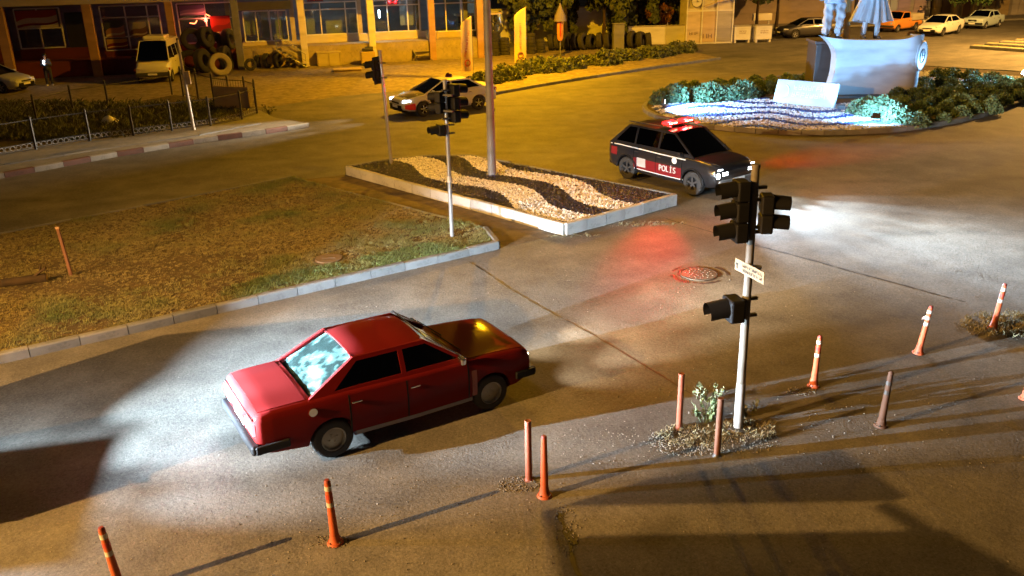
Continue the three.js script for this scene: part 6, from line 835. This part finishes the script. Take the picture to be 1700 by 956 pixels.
// ---------------------------------------------------------------- far street: buildings and raised kerbs
{
  const far = (name, label, x0, z0, x1, z1, H, c, build) => { const d = V(x1 - x0, 0, z1 - z0), L = d.length(), t = thing(name, label, 'building', V(x0, 0, z0), heading(d.x, d.z)); part('wall', box(L, H, 6, L / 2, H / 2, -3), mat(c, 0.85, { map: 'wall' }), t); part('roof', box(L + 0.4, 0.2, 6.4, L / 2, H + 0.1, -3), mat([0.2, 0.17, 0.15], 0.8), t); build?.(t, L, H); return t; };
  const strips = (t, list, y0 = 0.05, y1 = 3.2) => { for (const [x, w, c] of list) part('shutter', box(w, y1 - y0, 0.1, x, (y0 + y1) / 2, 0.05), mat(c, 0.7, { map: 'wall' }), t); };
  far('beige_house', 'plain beige rendered house behind the black saloon', 18, -80.5, 31.2, -81.8, 6.5, [0.42, 0.33, 0.25], (t, L) => { for (const x of [2.4, 5.2, 7.6]) { const w = sub('window', t, V(x, 3.6, 0)); part('frame', [box(1.3, 0.08, 0.1, 0, 0.75, 0.04), box(1.3, 0.08, 0.1, 0, -0.75, 0.04), box(0.08, 1.5, 0.1, -0.62, 0, 0.04), box(0.08, 1.5, 0.1, 0.62, 0, 0.04)], M.whitePaint, w); part('pane', box(1.2, 1.4, 0.02, 0, 0, 0.03), M.lensOff, w); } });
  far('shuttered_shop', 'shop with blue and lilac shutters behind the statues', 31.6, -82.0, 38.8, -83.4, 6, [0.4, 0.38, 0.42], (t) => strips(t, [[0.7, 0.9, [0.3, 0.42, 0.6]], [1.7, 0.7, [0.5, 0.55, 0.6]], [2.6, 0.7, [0.25, 0.38, 0.58]], [3.5, 0.6, [0.45, 0.5, 0.56]], [4.6, 1.2, [0.4, 0.32, 0.5]], [6.2, 1.2, [0.45, 0.36, 0.5]]]));
  far('yellow_house', 'yellowish house with dark doorways behind the white parked saloon', 39.2, -83.5, 47, -85.2, 6, [0.46, 0.35, 0.17], (t) => { strips(t, [[1.2, 0.9, [0.16, 0.1, 0.05]], [3.4, 0.7, [0.2, 0.11, 0.05]], [5.2, 1.0, [0.55, 0.42, 0.22]]]); for (const x of [0.3, 2.3, 4.3, 6.6]) part('pilaster', box(0.3, 4.5, 0.25, x, 2.25, 0.12), mat([0.5, 0.4, 0.25], 0.8, { map: 'wall' }), t); });
  far('grey_house', 'pale grey house with ribbed front at the top right corner', 47.4, -85.4, 70, -90, 6.5, [0.5, 0.46, 0.42], (t, L) => { for (let x = 0.8; x < 12; x += 1.5) part('rib', box(0.35, 5.5, 0.2, x, 2.75, 0.1), mat([0.52, 0.48, 0.44], 0.8, { map: 'wall' }), t); });
  struct('far_footway', [slab([[18, -79.8], [31.4, -81.0], [47, -84.2], [70, -88.8], [70, -84.5], [46, -80.2], [31, -77.2], [24, -76.6]], -0.05, 0.13)], M.paving);
  const bs = [['low concrete rib at the near end of the raised crossing', 80], ['second concrete rib of the raised crossing', 76.5], ['third concrete rib of the raised crossing', 73.5], ['farthest concrete rib of the raised crossing', 71]];
  bs.forEach(([label, py], i) => { const a = spot(1612 + i * 24, py - i * 0.4), b = spot(1740, py + 9 - i * 3.0), d = b.clone().sub(a), L = Math.hypot(d.x, d.z); const t = thing('traffic_rib', label, 'kerb', V((a.x + b.x) / 2, 0, (a.z + b.z) / 2), heading(d.x, d.z), 'ribs of the raised crossing'); part('concrete_block', rbox(L, 0.22, 0.5, 0, 0.1, 0, 0.05), M.kerb[i % 3], t); part('painted_top', rbox(L - 0.2, 0.012, 0.34, 0, 0.214, 0, 0.004, 1), mat([0.5, 0.4, 0.16], 0.7, { map: 'concrete' }), t); });
  for (const [i, px] of [1322, 1336, 1342, 1362].entries()) { const p = spot(px, 38); const t = thing('bare_post', ['slim dark post before the beige house, first from the cabinets', 'slim dark post, one of the close pair before the beige house', 'slim dark post, other of the close pair before the beige house', 'slim dark post nearest the trousered statue'][i], 'post', p); part('shaft', cyl(0.05, 0.06, 1.4, 8, 0, 0.7, 0), M.darkSteel, t); part('cap', new THREE.SphereGeometry(0.08, 8, 6).translate(0, 1.42, 0), M.darkSteel, t); }
  const lb = thing('lit_box', 'small cream lit box sign beyond the two cabinets', 'box', V(20.6, 0, -73.2)); part('case', rbox(1.5, 0.55, 0.4, 0, 1.25, 0, 0.04), mat([0.8, 0.72, 0.5], 0.6), lb); part('leg', [box(0.1, 1.0, 0.1, -0.55, 0.5, 0), box(0.1, 1.0, 0.1, 0.55, 0.5, 0)], M.whitePaint, lb);
}

renderer.render(scene, camera);
